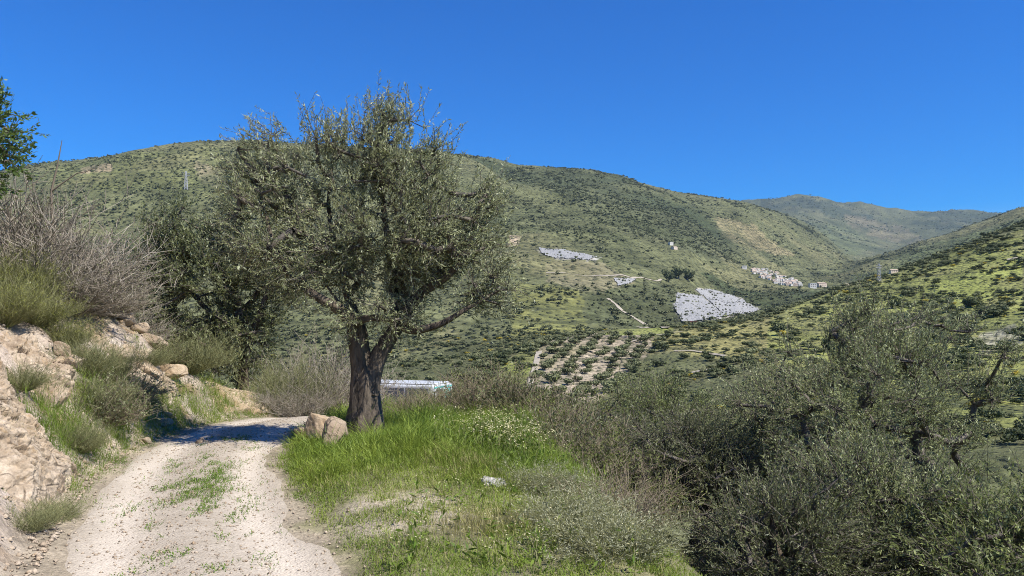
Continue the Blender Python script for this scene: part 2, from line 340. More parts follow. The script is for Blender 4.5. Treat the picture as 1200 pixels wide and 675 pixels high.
def m_scrub(name, s1, s2, cell, bump, terr):
    t = NT(name); c = t.attr('cover', 'Color'); n1 = t.noise(s1, 6, 0.65); n2 = t.noise(s2, 5, 0.7); vo = t.n('TexVoronoi', None, Scale=cell, Vector=t.pos()); n3 = t.noise(cell * .35, 3, .6)
    v = t.ramp(n1, [(0.3, 0.66), (0.7, 1.35)]); c = t.mix(1.0, c, v, 'MULTIPLY'); v = t.ramp(n2, [(0.32, 0.6), (0.68, 1.4)]); c = t.mix(1.0, c, v, 'MULTIPLY')
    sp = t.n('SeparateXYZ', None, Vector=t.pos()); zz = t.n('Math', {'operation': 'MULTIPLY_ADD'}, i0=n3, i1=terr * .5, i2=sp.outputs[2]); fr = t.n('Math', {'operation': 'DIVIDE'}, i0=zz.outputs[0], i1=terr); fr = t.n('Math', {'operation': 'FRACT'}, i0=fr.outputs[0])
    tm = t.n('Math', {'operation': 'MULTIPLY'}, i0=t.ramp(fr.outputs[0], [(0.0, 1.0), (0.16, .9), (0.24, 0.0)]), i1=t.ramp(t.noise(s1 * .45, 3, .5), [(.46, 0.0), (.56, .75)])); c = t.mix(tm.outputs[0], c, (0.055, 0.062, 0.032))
    dots = t.n('Math', {'operation': 'MULTIPLY'}, i0=t.ramp(vo.outputs['Distance'], [(0.25, 1.0), (0.5, 0.0)]), i1=t.ramp(n3, [(0.38, 0.0), (0.5, 0.85)]))
    c = t.mix(dots.outputs[0], c, t.mix(vo.outputs['Color'], (0.035, 0.045, 0.022), (0.11, 0.115, 0.06)))
    hh = t.n('Math', {'operation': 'ADD'}, i0=dots.outputs[0], i1=n2)
    return t.done(t.bsdf(c, 0.95, hh.outputs[0], 1.0, bump, 0.1))
M['near'] = m_ground('near_ground', 1.3, 22.0, 0.05)
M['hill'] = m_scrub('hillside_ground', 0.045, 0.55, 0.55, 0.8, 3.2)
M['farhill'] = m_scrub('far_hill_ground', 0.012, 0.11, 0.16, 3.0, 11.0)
# ------------------------------------------------------------------ ground sheets
def grid_mesh(name, X, Y, Z, C, mat):
    r, c = X.shape; i = np.arange(r * c).reshape(r, c)
    Q = np.stack([i[:-1, :-1], i[:-1, 1:], i[1:, 1:], i[1:, :-1]], -1).reshape(-1, 4)
    return mesh(name, np.stack([X, Y, Z], -1), Q, mat, True, {'cover': C.reshape(-1, 3)})
def lerp(a, b, t): return a + (np.asarray(b) - a) * t[..., None]
def near_cover(x, y):
    s = road_s(x, y); t = -s - 1.02; e = x - pchip(ED[:,0], ED[:,1], y)
    n = fbm(x * 0.8, y * 0.8, 41, 4); n2 = fbm(x * 2.6, y * 2.6, 42, 3)
    C = np.zeros(x.shape + (3,)) + np.array([0.34, 0.285, 0.205])
    bank = sstep(0.1, 0.5, t); C = lerp(C, (0.42, 0.345, 0.275), bank)
    C = lerp(C, (0.50, 0.43, 0.36), bank * sstep(-0.1, 0.3, n)); C = lerp(C, (0.36, 0.235, 0.13), bank * sstep(0.1, 0.4, n2) * 0.7)
    C = lerp(C, (0.17, 0.155, 0.075), sstep(1.6, 2.8, t + n * 0.8))
    far = sstep(15.5, 17.5, y) * bank; C = lerp(C, (0.40, 0.29, 0.19), far * 0.7)
    v = sstep(0.9, 1.2, s + 0.25 * n2); C = lerp(C, (0.22, 0.205, 0.11), v)
    px = x / np.maximum(y, .5) * F + CX; py = HZ + EYE / np.maximum(y, .5) * F
    bare = .8 * np.exp(-(((x + 1.0) / 0.7) ** 2 + ((y - 7.0) / .8) ** 2)); C = lerp(C, (0.38, 0.325, 0.24), np.clip((bare * 1.5 + n2 * 0.8) * v, 0, 1) * sstep(0.2, 0.5, bare))
    C = lerp(C, (0.10, 0.09, 0.05), sstep(0.2, 1.2, e)); C = lerp(C, (0.12, 0.135, 0.045), sstep(15, 30, np.abs(x) + 0 * y) * sstep(0.2, 1.2, e))
    return C
def axis(parts):
    a = [np.arange(p0, p1, st) for p0, p1, st in parts]; return np.concatenate(a)
gx = np.concatenate([axis([(-160, -60, 8), (-60, -26, 2), (-26, -12, 0.35), (-12, 3, 0.085), (3, 12, 0.22), (12, 32, 0.7), (32, 60, 3), (60, 160, 10)]), [160]])
gy = np.concatenate([axis([(-60, -10, 4), (-10, 3, 0.5), (3, 11, 0.085), (11, 21, 0.13), (21, 40, 0.45)]), [40.0]])
GX, GY = np.meshgrid(gx, gy)
ground = obj('ground', grid_mesh('ground', GX, GY, H(GX, GY), near_cover(GX, GY), M['near']))
tag(ground, 'stony bank, grassy verge and falling slope on both sides of the track', None, None, 'structure')

COVER = [  # polygons in the photo, depth range, ground colour, strength : land cover read off the photograph
 ([(560,440),(640,395),(625,455),(600,480),(540,480)], 100, 400, (0.22, 0.25, 0.06), 0.8),
 ([(618,452),(628,405),(690,390),(765,393),(760,415),(730,440),(700,470),(615,480)], 100, 420, (0.33, 0.275, 0.20), 0.9),
 ([(720,384),(790,384),(770,394),(700,392)], 100, 420, (0.22, 0.26, 0.05), 0.9),
 ([(800,384),(900,368),(960,350),(900,420),(820,420),(760,400)], 100, 450, (0.29, 0.265, 0.10), 0.85),
 ([(900,368),(1200,268),(1200,520),(1000,520),(900,440)], 100, 520, (0.25, 0.265, 0.075), 0.85),
 ([(1100,330),(1200,300),(1200,345),(1120,360),(1040,365)], 100, 520, (0.25, 0.275, 0.075), 0.85),
 ([(1140,395),(1190,380),(1200,400),(1150,415)], 100, 520, (0.34, 0.32, 0.25), 0.8),
 ([(690,330),(790,335),(795,385),(740,383),(690,375)], 420, 1200, (0.085, 0.095, 0.045), 0.9),
 ([(600,330),(680,340),(690,395),(600,410)], 380, 1200, (0.20, 0.20, 0.065), 0.8),
 ([(640,305),(705,305),(745,330),(700,345),(640,330)], 500, 1400, (0.23, 0.20, 0.12), 0.6),
 ([(820,320),(940,340),(960,365),(880,365),(850,345)], 500, 1600, (0.05, 0.065, 0.03), 0.9),
 ([(880,340),(985,340),(970,352),(930,362),(880,360)], 500, 1800, (0.05, 0.07, 0.03), 0.8),
 ([(835,255),(880,262),(930,300),(905,298),(850,280)], 1200, 2600, (0.26, 0.215, 0.12), 0.7),
 ([(640,215),(800,245),(870,310),(820,300),(700,260)], 900, 2600, (0.085, 0.095, 0.05), 0.6),
 ([(50,190),(260,170),(280,230),(60,215)], 700, 1700, (0.15, 0.16, 0.06), 0.6),
 ([(95,196),(130,192),(132,199),(98,203)], 700, 1700, (0.36, 0.28, 0.18), 0.8),
 ([(225,190),(262,195),(258,222),(235,215)], 700, 1700, (0.30, 0.24, 0.16), 0.6),
 ([(595,276),(608,276),(608,288),(594,288)], 500, 1500, (0.55, 0.42, 0.30), 0.9),
 ([(880,236),(940,231),(1000,240),(1040,262),(960,250),(900,246)], 3500, 8000, (0.040, 0.055, 0.035), 0.85),
 ([(1080,250),(1170,249),(1150,262),(1100,272),(1090,262)], 3500, 8000, (0.045, 0.058, 0.035), 0.85),
 ([(985,250),(1050,262),(1090,285),(1050,285),(1000,268)], 3000, 8000, (0.21, 0.17, 0.10), 0.8),
 ([(930,262),(985,262),(1030,290),(1000,300),(960,290)], 2900, 8000, (0.14, 0.16, 0.065), 0.8),
 ([(793,343),(822,347),(850,370),(838,374),(800,379),(790,362)], 420, 1500, (0.34, 0.33, 0.31), 0.9),
 ([(813,339),(835,339),(868,350),(891,364),(870,369),(850,371),(826,349)], 420, 1500, (0.52, 0.47, 0.39), 0.95),
 ([(631,291),(668,294),(702,301),(690,305),(650,303),(634,298)], 420, 1500, (0.38, 0.36, 0.32), 0.9),
 ([(1000,315),(1200,255),(1200,280),(1060,325),(1000,330)], 900, 2200, (0.095, 0.115, 0.05), 0.8),
]
def far_cover(x, y, z):
    px = x / y * F + CX + 3 * vnoise(x / 25, y / 25, 52); py = HZ - (z - EYE) / y * F + 2 * vnoise(x / 18, y / 18, 53)
    w = sstep(400, 800, y); wx, wy = x, y
    n = fbm(wx / 22, wy / 30, 54, 4) * (1 - w) + fbm(wx / 130, wy / 160, 55, 5) * w
    C = np.zeros(x.shape + (3,)) + np.array([0.118, 0.124, 0.058])
    for poly, y0, y1, c, k in COVER:
        m = inpoly(px, py, poly) & (y > y0) & (y < y1); C[m] = C[m] + (np.array(c) - C[m]) * k
    C = lerp(C, np.array([0.068, 0.078, 0.034]), sstep(0.08, 0.35, n) * (0.4 + 0.35 * w)); C = lerp(C, np.array([0.20, 0.185, 0.09]), sstep(0.12, 0.4, -n) * 0.5); C = lerp(C, np.array([0.075, 0.085, 0.05]), sstep(2900, 3600, y) * .3)
    g = fbm((x + 40 * vnoise(x / 160, y / 160, 33)) / 330, (y + 40 * vnoise(x / 160 + 9, y / 160, 34)) / 420, 22, 4, 0.5, True); C = lerp(C, np.array([0.045, 0.058, 0.028]), sstep(0.0, -0.4, g) * w * 0.8)
    return C
us = np.concatenate([np.linspace(-1.25, -0.72, 40, endpoint=False), np.linspace(-0.72, 0.72, 460), np.linspace(0.72, 1.25, 41)[1:]])
def fan(name, yy, mat, label):
    U, YY = np.meshgrid(us, yy); X = U * YY; Z = H(X, YY); C = far_cover(X, YY, Z)
    o = obj(name, grid_mesh(name, X, YY, Z, C, M[mat])); tag(o, label, None, None, 'structure'); return o
y_a = np.exp(np.linspace(math.log(40), math.log(450), 150)); y_b = np.exp(np.linspace(math.log(450), math.log(3000), 210)); y_c = np.exp(np.linspace(math.log(3000), math.log(9300), 70))
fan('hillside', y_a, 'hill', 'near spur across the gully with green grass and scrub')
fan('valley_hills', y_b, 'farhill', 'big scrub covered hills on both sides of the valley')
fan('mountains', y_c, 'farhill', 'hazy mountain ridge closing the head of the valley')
# ------------------------------------------------------------------ the dirt track
t = NT('track_dirt'); n1 = t.noise(1.1, 5, 0.6); n2 = t.noise(13, 5, 0.7); n3 = t.noise(70, 3, 0.7); vo = t.n('TexVoronoi', None, Scale=42.0, Vector=t.pos())
c = t.mix(t.ramp(n1, [(0.35, 0.0), (0.65, 1.0)]), (0.39, 0.335, 0.26), (0.50, 0.44, 0.355)); c = t.mix(t.ramp(n2, [(0.35, 0.55), (0.6, 0.0)]), c, (0.27, 0.225, 0.17))
c = t.mix(t.ramp(vo.outputs['Distance'], [(0.12, 0.6), (0.32, 0.0)]), c, t.mix(n3, (0.26, 0.23, 0.20), (0.58, 0.53, 0.46)))
rut = t.n('Math', {'operation': 'MULTIPLY'}, i0=t.attr('rut'), i1=t.ramp(n2, [(.3, .65), (.6, 1.0)])); c = t.mix(rut.outputs[0], t.mix(.25, c, (.25, .21, .15)), t.mix(n1, (.50, .435, .345), (.59, .52, .425)))
hh = t.n('Math', {'operation': 'ADD'}, i0=n2, i1=n3); h2 = t.n('Math', {'operation': 'SUBTRACT'}, i0=hh.outputs[0], i1=vo.outputs['Distance'])
M['track'] = t.done(t.bsdf(c, 0.95, h2.outputs[0], 0.5, 0.025, 0.15))
ry = np.concatenate([np.arange(-30, 3, 0.5), np.arange(3, 20, 0.07), np.arange(20, 46, 0.4)]); rs = np.linspace(-1, 1, 41)
c0 = xc(ry); sl = (xc(ry + .2) - xc(ry - .2)) / .4; nx_ = 1 / np.sqrt(1 + sl * sl); ny_ = -sl * nx_
wl = 0.96 + 0.16 * fbm(ry * 0.9, ry * 0 + 3, 61, 4); wr = 0.94 + 0.18 * fbm(ry * 0.9, ry * 0 + 8, 62, 4)
W = np.where(rs[None] < 0, wl[:, None], wr[:, None]) * rs[None]
TX = c0[:, None] + nx_[:, None] * W; TY = ry[:, None] + ny_[:, None] * W
TZ = H(TX, TY) + 0.006 - 0.02 * np.maximum(np.abs(rs[None]) - 0.9, 0) / 0.1
i = np.arange(TX.size).reshape(TX.shape); Q = np.stack([i[:-1, :-1], i[:-1, 1:], i[1:, 1:], i[1:, :-1]], -1).reshape(-1, 4)
track = obj('dirt_track', mesh('dirt_track', np.stack([TX, TY, TZ], -1), Q, M['track'], True, {'rut': (np.exp(-((np.abs(W) - .60 + .06 * vnoise(TX, TY, 4)) / .22) ** 2)).ravel()})); tag(track, 'pale gravel track with weeds in the middle', None, None, 'structure')

# ------------------------------------------------------------------ trees
def tree_skeleton(trunks, ells, n_att, n_twig, rng, step=0.22, shell=0.45, twig=0.45, up=0.35, clump=0.15):
    """trunks: polylines (k,4) x,y,z,r.  Returns node array, parent, radius floor, twig polylines"""
    P, par, rf = [], [], []
    for tr in trunks:
        tr = np.asarray(tr, float); last = -1
        if P:
            d = np.linalg.norm(np.array(P) - tr[0, :3], axis=1); last = int(np.argmin(d))
        for a, b in zip(tr[:-1], tr[1:]):
            n = max(2, int(np.linalg.norm(b[:3] - a[:3]) / step))
            for k in range(n):
                q = a + (b - a) * (k + 1) / n
                P.append(q[:3]); par.append(last); rf.append(q[3]); last = len(P) - 1
    nt = len(P)
    vol = np.array([e[1][0] * e[1][1] * e[1][2] for e in ells]) ** 0.8
    def sample(n, sh):
        k = rng.choice(len(ells), n, p=vol / vol.sum()); d = unit(rng.normal(size=(n, 3))); r = (sh + (1 - sh) * rng.random(n)) ** (1 / 2.0)
        c = np.array([e[0] for e in ells])[k]; R = np.array([e[1] for e in ells])[k]
        return c + d * R * r[:, None]
    A = sample(n_att, shell); tips = np.array([np.asarray(t_, float)[-1, :3] for t_ in trunks]); A = np.concatenate([A] + [tips + rng.normal(size=tips.shape) * .16 for _ in range(4)]); n_att = len(A)
    d0 = np.min(np.linalg.norm(A[:, None] - np.array(P)[None], axis=2), 1); A = A[np.argsort(d0)]
    for a in A:
        Pn = np.array(P); d = np.linalg.norm(Pn - a, axis=1) + 0.35 * np.maximum(Pn[:, 2] - a[2], 0); j = int(np.argmin(d)); p0 = Pn[j]; L = np.linalg.norm(a - p0)
        n = max(1, int(L / step)); last = j; ctrl = (p0 + a) / 2 + np.array([0, 0, -0.12 * L]) + rng.normal(size=3) * 0.10 * L
        for k in range(1, n + 1):
            u = k / n; q = (1 - u) ** 2 * p0 + 2 * u * (1 - u) * ctrl + u * u * a + rng.normal(size=3) * 0.02
            P.append(q); par.append(last); rf.append(0.0); last = len(P) - 1
    P = np.array(P); par = np.array(par); rf = np.array(rf)
    ka = rng.integers(0, n_att, n_twig); B = A[ka] + rng.normal(size=(n_twig, 3)) * clump; cen = np.average(np.array([e[0] for e in ells]), axis=0, weights=vol)
    j = np.empty(n_twig, int)
    for k in range(0, n_twig, 400):
        D = np.linalg.norm(B[k:k + 400, None] - P[None], axis=2); D[:, :max(nt - 1, 0)] += 0.12; j[k:k + 400] = np.argmin(D, 1)
    p0 = P[j]; d = B - p0; L = np.linalg.norm(d, axis=1)
    out = unit(unit(A - cen) + rdir(n_att, rng) * .6)[ka]; tip = B + twig * unit(out * 0.9 + rdir(n_twig, rng) * 0.6 + np.array([0, 0, up])) * (0.6 + 0.8 * rng.random((n_twig, 1)) + 0.9 * (rng.random((n_twig, 1)) > .93))
    TW = np.stack([p0, p0 + d * 0.5 + rng.normal(size=(n_twig, 3)) * 0.04, B, B * 0.5 + tip * 0.5 + rng.normal(size=(n_twig, 3)) * 0.03, tip], 1)
    cnt = np.zeros(len(P)); np.add.at(cnt, j, 1.0)
    for k in range(len(P) - 1, -1, -1):
        if par[k] >= 0: cnt[par[k]] += cnt[k]
    rad = np.maximum(rf, np.minimum(0.0055 * np.maximum(cnt, 0.5) ** 0.47, 0.13))
    return P, par, rad, TW, nt
def twig_leaves(TW, per, L, W, rng, t0=0.35, droop=0.0):
    N = len(TW); u = (t0 + (1 - t0) * (np.arange(per) + rng.random((N, per))) / per) * 3.999
    k = u.astype(int); f = (u - k)[..., None]; r = np.arange(N)[:, None]
    Pb = TW[r, k] * (1 - f) + TW[r, k + 1] * f; T = unit(TW[r, k + 1] - TW[r, k])
    n = N * per; Pb = Pb.reshape(-1, 3); T = T.reshape(-1, 3)
    D = unit(T * 0.75 + unit(np.cross(T, rdir(n, rng))) * 0.7 + np.array([0, 0, -droop])); Nn = unit(rdir(n, rng) + np.array([0, 0, 0.9]))
    s = 0.65 + 0.7 * rng.random(n)
    V, Q = leaves(Pb, D, Nn, L * s, W * s * (0.8 + 0.4 * rng.random(n)), 0.0)
    clump = np.repeat(rng.random(N), per); tint = np.clip(0.4 * rng.random(n) + 0.6 * clump, 0, 1) ** 1.2
    return V, Q, np.repeat(tint, 4)
def lumpy_tube(tr, S=20, seed=0, flare=None, amp=0.12, step=0.07):
    """old fluted trunk: polyline (k,4) resampled, cross-section wobbling along its length"""
    tr = np.asarray(tr, float); d = np.r_[0, np.cumsum(np.linalg.norm(np.diff(tr[:, :3], axis=0), axis=1))]
    q = np.linspace(0, d[-1], max(6, int(d[-1] / step))); C = np.stack([pchip(d, tr[:, k], q) for k in range(4)], 1)
    V, Q = tubes(C[None, :, :3], np.ones((1, len(C))), S); V = V.reshape(len(C), S, 3); off = V - C[:, None, :3]
    a = np.arange(S) / S * 2 * np.pi; zz = q[:, None] + 0 * a
    w = fbm(np.cos(a) * 1.6 + seed + 0 * zz, np.sin(a) * 1.6 + zz * 0.55, 70 + seed, 3) * 1.6 + 0.55 * fbm(np.cos(a) * 5 + 0 * zz, np.sin(a) * 5 + zz * 1.6, 80 + seed, 3)
    R = C[:, 3:4] * (1 + amp * 2.2 * w)
    if flare: R = R * (1 + flare * np.exp(-zz / 0.22) * (1 + 0.5 * np.cos(a * 5 + seed)))
    return (C[:, None, :3] + off * R[..., None]).reshape(-1, 3), Q
def make_tree(name, label, cat, base, trunks, ells, n_att, n_twig, per, L, W, leaf, seed, bark='bark', group=None, twig=0.45, shell=0.45, up=0.35, flare=0.35, droop=0.0, fluted=True, stick=None):
    rng = np.random.default_rng(seed); base = np.asarray(base, float)
    root = thing(name, label, cat, tuple(base), 0, group)
    P, par, rad, TW, nt = tree_skeleton(trunks, ells, n_att, n_twig, rng, twig=twig, shell=shell, up=up)
    for k, tr in enumerate(trunks):
        tr = np.array(tr, float); tr[:, :3] -= base
        V, Q = lumpy_tube(tr, 22 if k == 0 else 14, seed + k, flare if k == 0 else None, 0.17 if fluted else 0.05)
        obj('trunk' if k == 0 else 'limb', mesh('trunk' if k == 0 else 'limb', V, Q, M[bark], True), root)
    m = np.arange(nt, len(P)); m = m[par[m] >= 0]
    seg = np.stack([P[par[m]], P[m]], 1) - base; rr = np.stack([np.minimum(rad[par[m]], rad[m] * 1.35), rad[m]], 1)
    V1, Q1 = tubes(seg, rr, 4); V2, Q2 = tubes(TW[:, [0, 2, 4]] - base, np.array([[.0065, .0045, .002]]), 3)
    obj('branches', mesh('branches', np.concatenate([V1, V2]), np.concatenate([Q1, Q2 + len(V1)]), M['branch'], True), root)
    V, Q, tint = twig_leaves(TW, per, L, W, rng, droop=droop)
    obj('crown', mesh('crown', V - base, Q, M[leaf], False, {'tint': tint}), root)
    return root
def ell(px, py, Y, rx, ry, rd=None, dy=0.0):
    k = Y / F; return (P3(px, py, Y) + np.array([0, dy, 0]), np.array([rx * k, (rd if rd else 0.85 * (rx + ry) / 2) * k, ry * k]) * 0.95)
def poly(pts, Y):
    """(column, row, radius in pixels, depth offset)"""
    return [tuple(P3(a, b, Y + dd)[:3]) + (r * Y / F,) for a, b, r, dd in pts]

# the old olive beside the track
Y0 = 11.9; zb = Hs(*at(425, Y0)); b0 = (at(425, Y0)[0], Y0, zb - 0.05); row0 = HZ - (b0[2] - EYE) / Y0 * F
tr = [poly([(425, row0 + 4, 20.2, 0), (427, 480, 16.8, 0), (428, 452, 15.8, 0), (424, 425, 11.4, 0), (421, 402, 11.4, 0), (418, 384, 10.1, 0), (412, 374, 7.4, 0)], Y0),
      poly([(433, 462, 12.1, -0.02), (441, 428, 10.8, 0.03), (452, 405, 10.1, 0.08), (462, 388, 9.4, 0.12), (474, 368, 7.4, 0.15)], Y0),
      poly([(414, 376, 7.9, 0), (398, 362, 5.8, -0.2), (375, 349, 4.7, -0.4), (345, 328, 3.6, -0.5), (322, 290, 2.4, -0.4), (308, 235, 1.4, -0.3)], Y0),
      poly([(418, 380, 7.2, 0), (408, 345, 5.4, 0.3), (395, 300, 4.0, 0.5), (385, 240, 2.5, 0.5), (392, 170, 1.3, 0.4)], Y0),
      poly([(474, 368, 7.6, 0.15), (497, 343, 6.1, 0.1), (520, 328, 4.3, -0.1), (545, 300, 2.9, -0.2), (562, 240, 1.6, -0.2)], Y0),
      poly([(464, 385, 6.5, 0.12), (462, 345, 5.4, 0.5), (455, 290, 4.0, 0.6), (447, 220, 2.6, 0.4), (442, 150, 1.3, 0.3)], Y0),
      poly([(468, 376, 5.8, 0.1), (485, 388, 4.7, -0.3), (512, 382, 3.6, -0.5), (548, 362, 2.3, -0.6), (585, 340, 1.3, -0.6)], Y0),
      poly([(455, 398, 4.3, 0.1), (474, 345, 3.2, 0.5), (490, 290, 2.2, 0.8), (505, 220, 1.2, 0.8)], Y0),
      poly([(416, 377, 5.0, -0.1), (440, 373, 4.0, -0.35), (463, 376, 3.2, -0.45)], Y0)]
el = [ell(452, 250, Y0, 74, 78), ell(328, 250, Y0, 56, 58, dy=-0.1), ell(352, 305, Y0, 78, 46, dy=-0.2), ell(510, 275, Y0, 66, 66), ell(552, 312, Y0, 34, 52, dy=-0.3), ell(578, 340, Y0, 12, 26, dy=-0.4),
      ell(440, 305, Y0, 88, 38, dy=0.3), ell(440, 168, Y0, 30, 40), ell(500, 190, Y0, 24, 40), ell(390, 178, Y0, 20, 40), ell(565, 228, Y0, 14, 36), ell(300, 186, Y0, 34, 34), ell(335, 178, Y0, 14, 26), ell(420, 205, Y0, 50, 46), ell(470, 160, Y0, 12, 30), ell(275, 235, Y0, 18, 40)]
make_tree('olive_tree', 'old olive tree with thick forked trunk beside the track', 'tree', b0, tr, el, 250, 4300, 22, 0.060, 0.0155, 'olive', 3, twig=0.27, shell=0.3, up=0.45)
# dark tree on the bank behind it
Y1 = 19.5; x1, _ = at(283, Y1); z1 = Hs(x1, Y1); r1 = HZ - (z1 - EYE) / Y1 * F
tr = [poly([(283, r1 + 4, 7, 0), (286, r1 - 30, 5.5, 0), (283, 390, 5, 0), (275, 340, 3.5, 0), (262, 280, 2, 0)], Y1),
      poly([(284, r1 - 28, 4.5, 0), (300, 380, 3.5, -.3), (318, 330, 2.4, -.5)], Y1), poly([(283, 395, 4, 0), (250, 370, 3.2, .3), (215, 330, 2.2, .4), (190, 290, 1.4, .4)], Y1), poly([(284, 405, 3.5, 0), (255, 410, 3, -.6), (225, 395, 2, -.9)], Y1)]
el = [ell(235, 340, Y1, 70, 72), ell(290, 330, Y1, 62, 70), ell(195, 310, Y1, 34, 50), ell(225, 405, Y1, 46, 38, dy=-.5), ell(285, 400, Y1, 42, 38, dy=-.2), ell(300, 275, Y1, 48, 40), ell(220, 275, Y1, 42, 36), ell(250, 425, Y1, 52, 26, dy=-.4), ell(180, 350, Y1, 30, 50)]
make_tree('dark_tree', 'dense dark green tree on the bank behind the old olive', 'tree', (x1, Y1, z1 - .05), tr, el, 260, 4600, 16, 0.085, 0.028, 'carob', 5, twig=0.3, shell=0.3, fluted=False)
# tree reaching in at the left edge
xL, yL = -9.42, 12.2; zL = Hs(xL, yL) - .3
tr = [[(xL, yL, zL - .1, .10), (xL + .1, yL, zL + .8, .08), (xL + .05, yL, zL + 1.7, .06), (xL + .3, yL, zL + 2.8, .03)], [(xL + .1, yL, zL + .9, .05), (xL + .7, yL, zL + 1.5, .035), (xL + 1.2, yL, zL + 2.2, .02)]]
el = [((xL + .1, yL, zL + 1.9), (1.2, 1.2, .85)), ((xL + .9, yL, zL + 2.15), (.72, .7, .6)), ((xL + .7, yL - .2, zL + 1.35), (.7, .7, .45))]
make_tree('bright_green_tree', 'bright green tree cut off by the left edge above the bank', 'tree', (xL, yL, zL - .05), tr, el, 90, 1500, 14, 0.075, 0.036, 'bright', 8, twig=0.25, fluted=False)
# olives growing up from the slope on the right
def slope_olive(x, y, top, rx, label, seed, n_twig, name='olive_tree', leaf='olive_pale', low=0.25, L=0.052, W=0.0135, per=24, lean=0.0, natt=130):
    z = Hs(x, y); h = top - z; rng = np.random.default_rng(seed + 100)
    tr = [[(x, y, z - .15, .16), (x + .06, y, z + .2 * h, .12), (x + .1 + lean * .3, y + .05, z + .36 * h, .10), (x + lean * .6, y, z + .6 * h, .06), (x + lean, y, z + .85 * h, .02)]]
    for k in range(5):
        a = k * 1.26 + rng.random() * .5; r = rx * .5; zz = z + (.46 + .2 * rng.random()) * h
        tr.append([(x + .05, y, z + .26 * h, .06), (x + r * .4 * math.cos(a), y + r * .4 * math.sin(a), z + .42 * h, .04), (x + r * math.cos(a), y + r * math.sin(a), zz, .012)])
    el = [((x + lean * .5, y, z + .62 * h), (rx * .72, rx * .7, h * .30))]
    for k in range(9):
        a = k * .7 + rng.random(); r = rx * (.55 + .12 * rng.random()); zz = z + (low + .12 + .5 * rng.random()) * h
        el.append(((x + lean * .5 + r * math.cos(a), y + r * math.sin(a), zz), (rx * .38, rx * .38, h * .15)))
    for k in range(5):
        a = rng.random() * 6.28; r = rx * .35 * rng.random(); el.append(((x + lean + r * math.cos(a), y + r * math.sin(a), z + (.86 + .05 * rng.random()) * h), (rx * .17, rx * .17, h * .12)))
    return make_tree(name, label, 'tree', (x, y, z), tr, el, natt, n_twig, per, L, W, leaf, seed, twig=0.36, shell=0.35, up=0.5, fluted=True)
slope_olive(6.1, 13.4, 2.3, 3.0, 'large olive tree filling the right foreground, its crown topping the slope', 21, 5200, natt=200)
slope_olive(3.25, 17.4, 0.75, 2.1, 'olive tree below the verge, between the old olive and the large right one', 22, 2800, leaf='olive_warm')
slope_olive(6.0, 8.5, 0.1, 1.7, 'low olive crown in the bottom right corner of the picture', 23, 2500, leaf='olive_warm', L=.058, W=.017)
slope_olive(3.3, 9.7, -0.25, 1.15, 'small olive below the verge at the bottom edge, left of the corner crown', 24, 1500, low=.05, leaf='olive_deep')
slope_olive(9.3, 12.4, -0.75, 1.7, 'olive tree at the right edge behind the corner crown', 25, 2200)
slope_olive(3.2, 13.3, 0.2, 1.65, 'dark shaded olive in the hollow just left of the large right olive', 26, 2500, leaf='olive_deep')
slope_olive(4.7, 10.4, 0.15, 1.4, 'olive crown in front of the large right olive, above the bottom edge', 27, 2200)
# ------------------------------------------------------------------ shrubs of the foreground
def shrub_mesh(seed, n, spread, curve, sub, leaf_n, leafL, leafW, r0=0.006, flat=1.0, base_r=0.12, up=0.5, subL=.2):
    """stems and leaves of a shrub one metre tall; spread 0 upright .. 1 wide"""
    rng = np.random.default_rng(seed); az = rng.random(n) * 6.283; tl = spread * np.sqrt(rng.random(n)) * 1.25
    d = np.stack([np.cos(az) * np.sin(tl), np.sin(az) * np.sin(tl), np.cos(tl) * flat], 1); L = (0.55 + 0.5 * rng.random(n))[:, None]
    p0 = np.stack([np.cos(az), np.sin(az), 0 * az], 1) * (base_r * np.sqrt(rng.random(n)))[:, None]; w = rdir(n, rng) * curve
    u = np.linspace(0, 1, 5)[None, :, None]
    S = p0[:, None] + d[:, None] * L[:, None] * u + w[:, None] * (u ** 2) * L[:, None] * .5 + rng.normal(size=(n, 5, 3)) * 0.028 * u
    V, Q = tubes(S, np.linspace(r0, r0 * .35, 5)[None] * (0.6 + 0.8 * rng.random((n, 1))), 3); ti = np.repeat(rng.random(n), 15)
    k = rng.integers(0, n, sub); j = rng.integers(1, 4, sub); f = rng.random((sub, 1)); q = S[k, j] * (1 - f) + S[k, j + 1] * f
    dd = unit(d[k] * .6 + rdir(sub, rng) * .9 + np.array([0, 0, up])) * (.12 + subL * rng.random((sub, 1)))
    T2 = np.stack([q, q + dd * .5 + rng.normal(size=(sub, 3)) * .01, q + dd], 1); V2, Q2 = tubes(T2, np.array([[r0 * .5, r0 * .38, r0 * .22]]), 3)
    st = (np.concatenate([V, V2]), np.concatenate([Q, Q2 + len(V)]), np.concatenate([ti, np.repeat(rng.random(sub), 9)])); lf = None
    if leaf_n:
        k = rng.integers(0, sub, leaf_n); f = rng.random((leaf_n, 1)); Pb = T2[k, 0] + (T2[k, 2] - T2[k, 0]) * f * 1.1
        D = unit(unit(T2[k, 2] - T2[k, 0]) * .8 + rdir(leaf_n, rng) * .7); s = .6 + .8 * rng.random(leaf_n)
        lV, lQ = leaves(Pb, D, rdir(leaf_n, rng) + np.array([0, 0, .8]), leafL * s, leafW * s); lf = (lV, lQ, np.repeat(np.clip(.6 * rng.random(leaf_n) + .4 * rng.random(sub)[k], 0, 1), 4))
    return st, lf
def shrub_kit(stem, leaf, seeds, **kw):
    out = []
    for s in seeds:
        st, lf = shrub_mesh(s, **kw)
        out.append((mesh('stems', st[0], st[1], M[stem], False, {'tint': st[2]}), mesh('foliage', lf[0], lf[1], M[leaf], False, {'tint': lf[2]}) if lf else None))
    return out
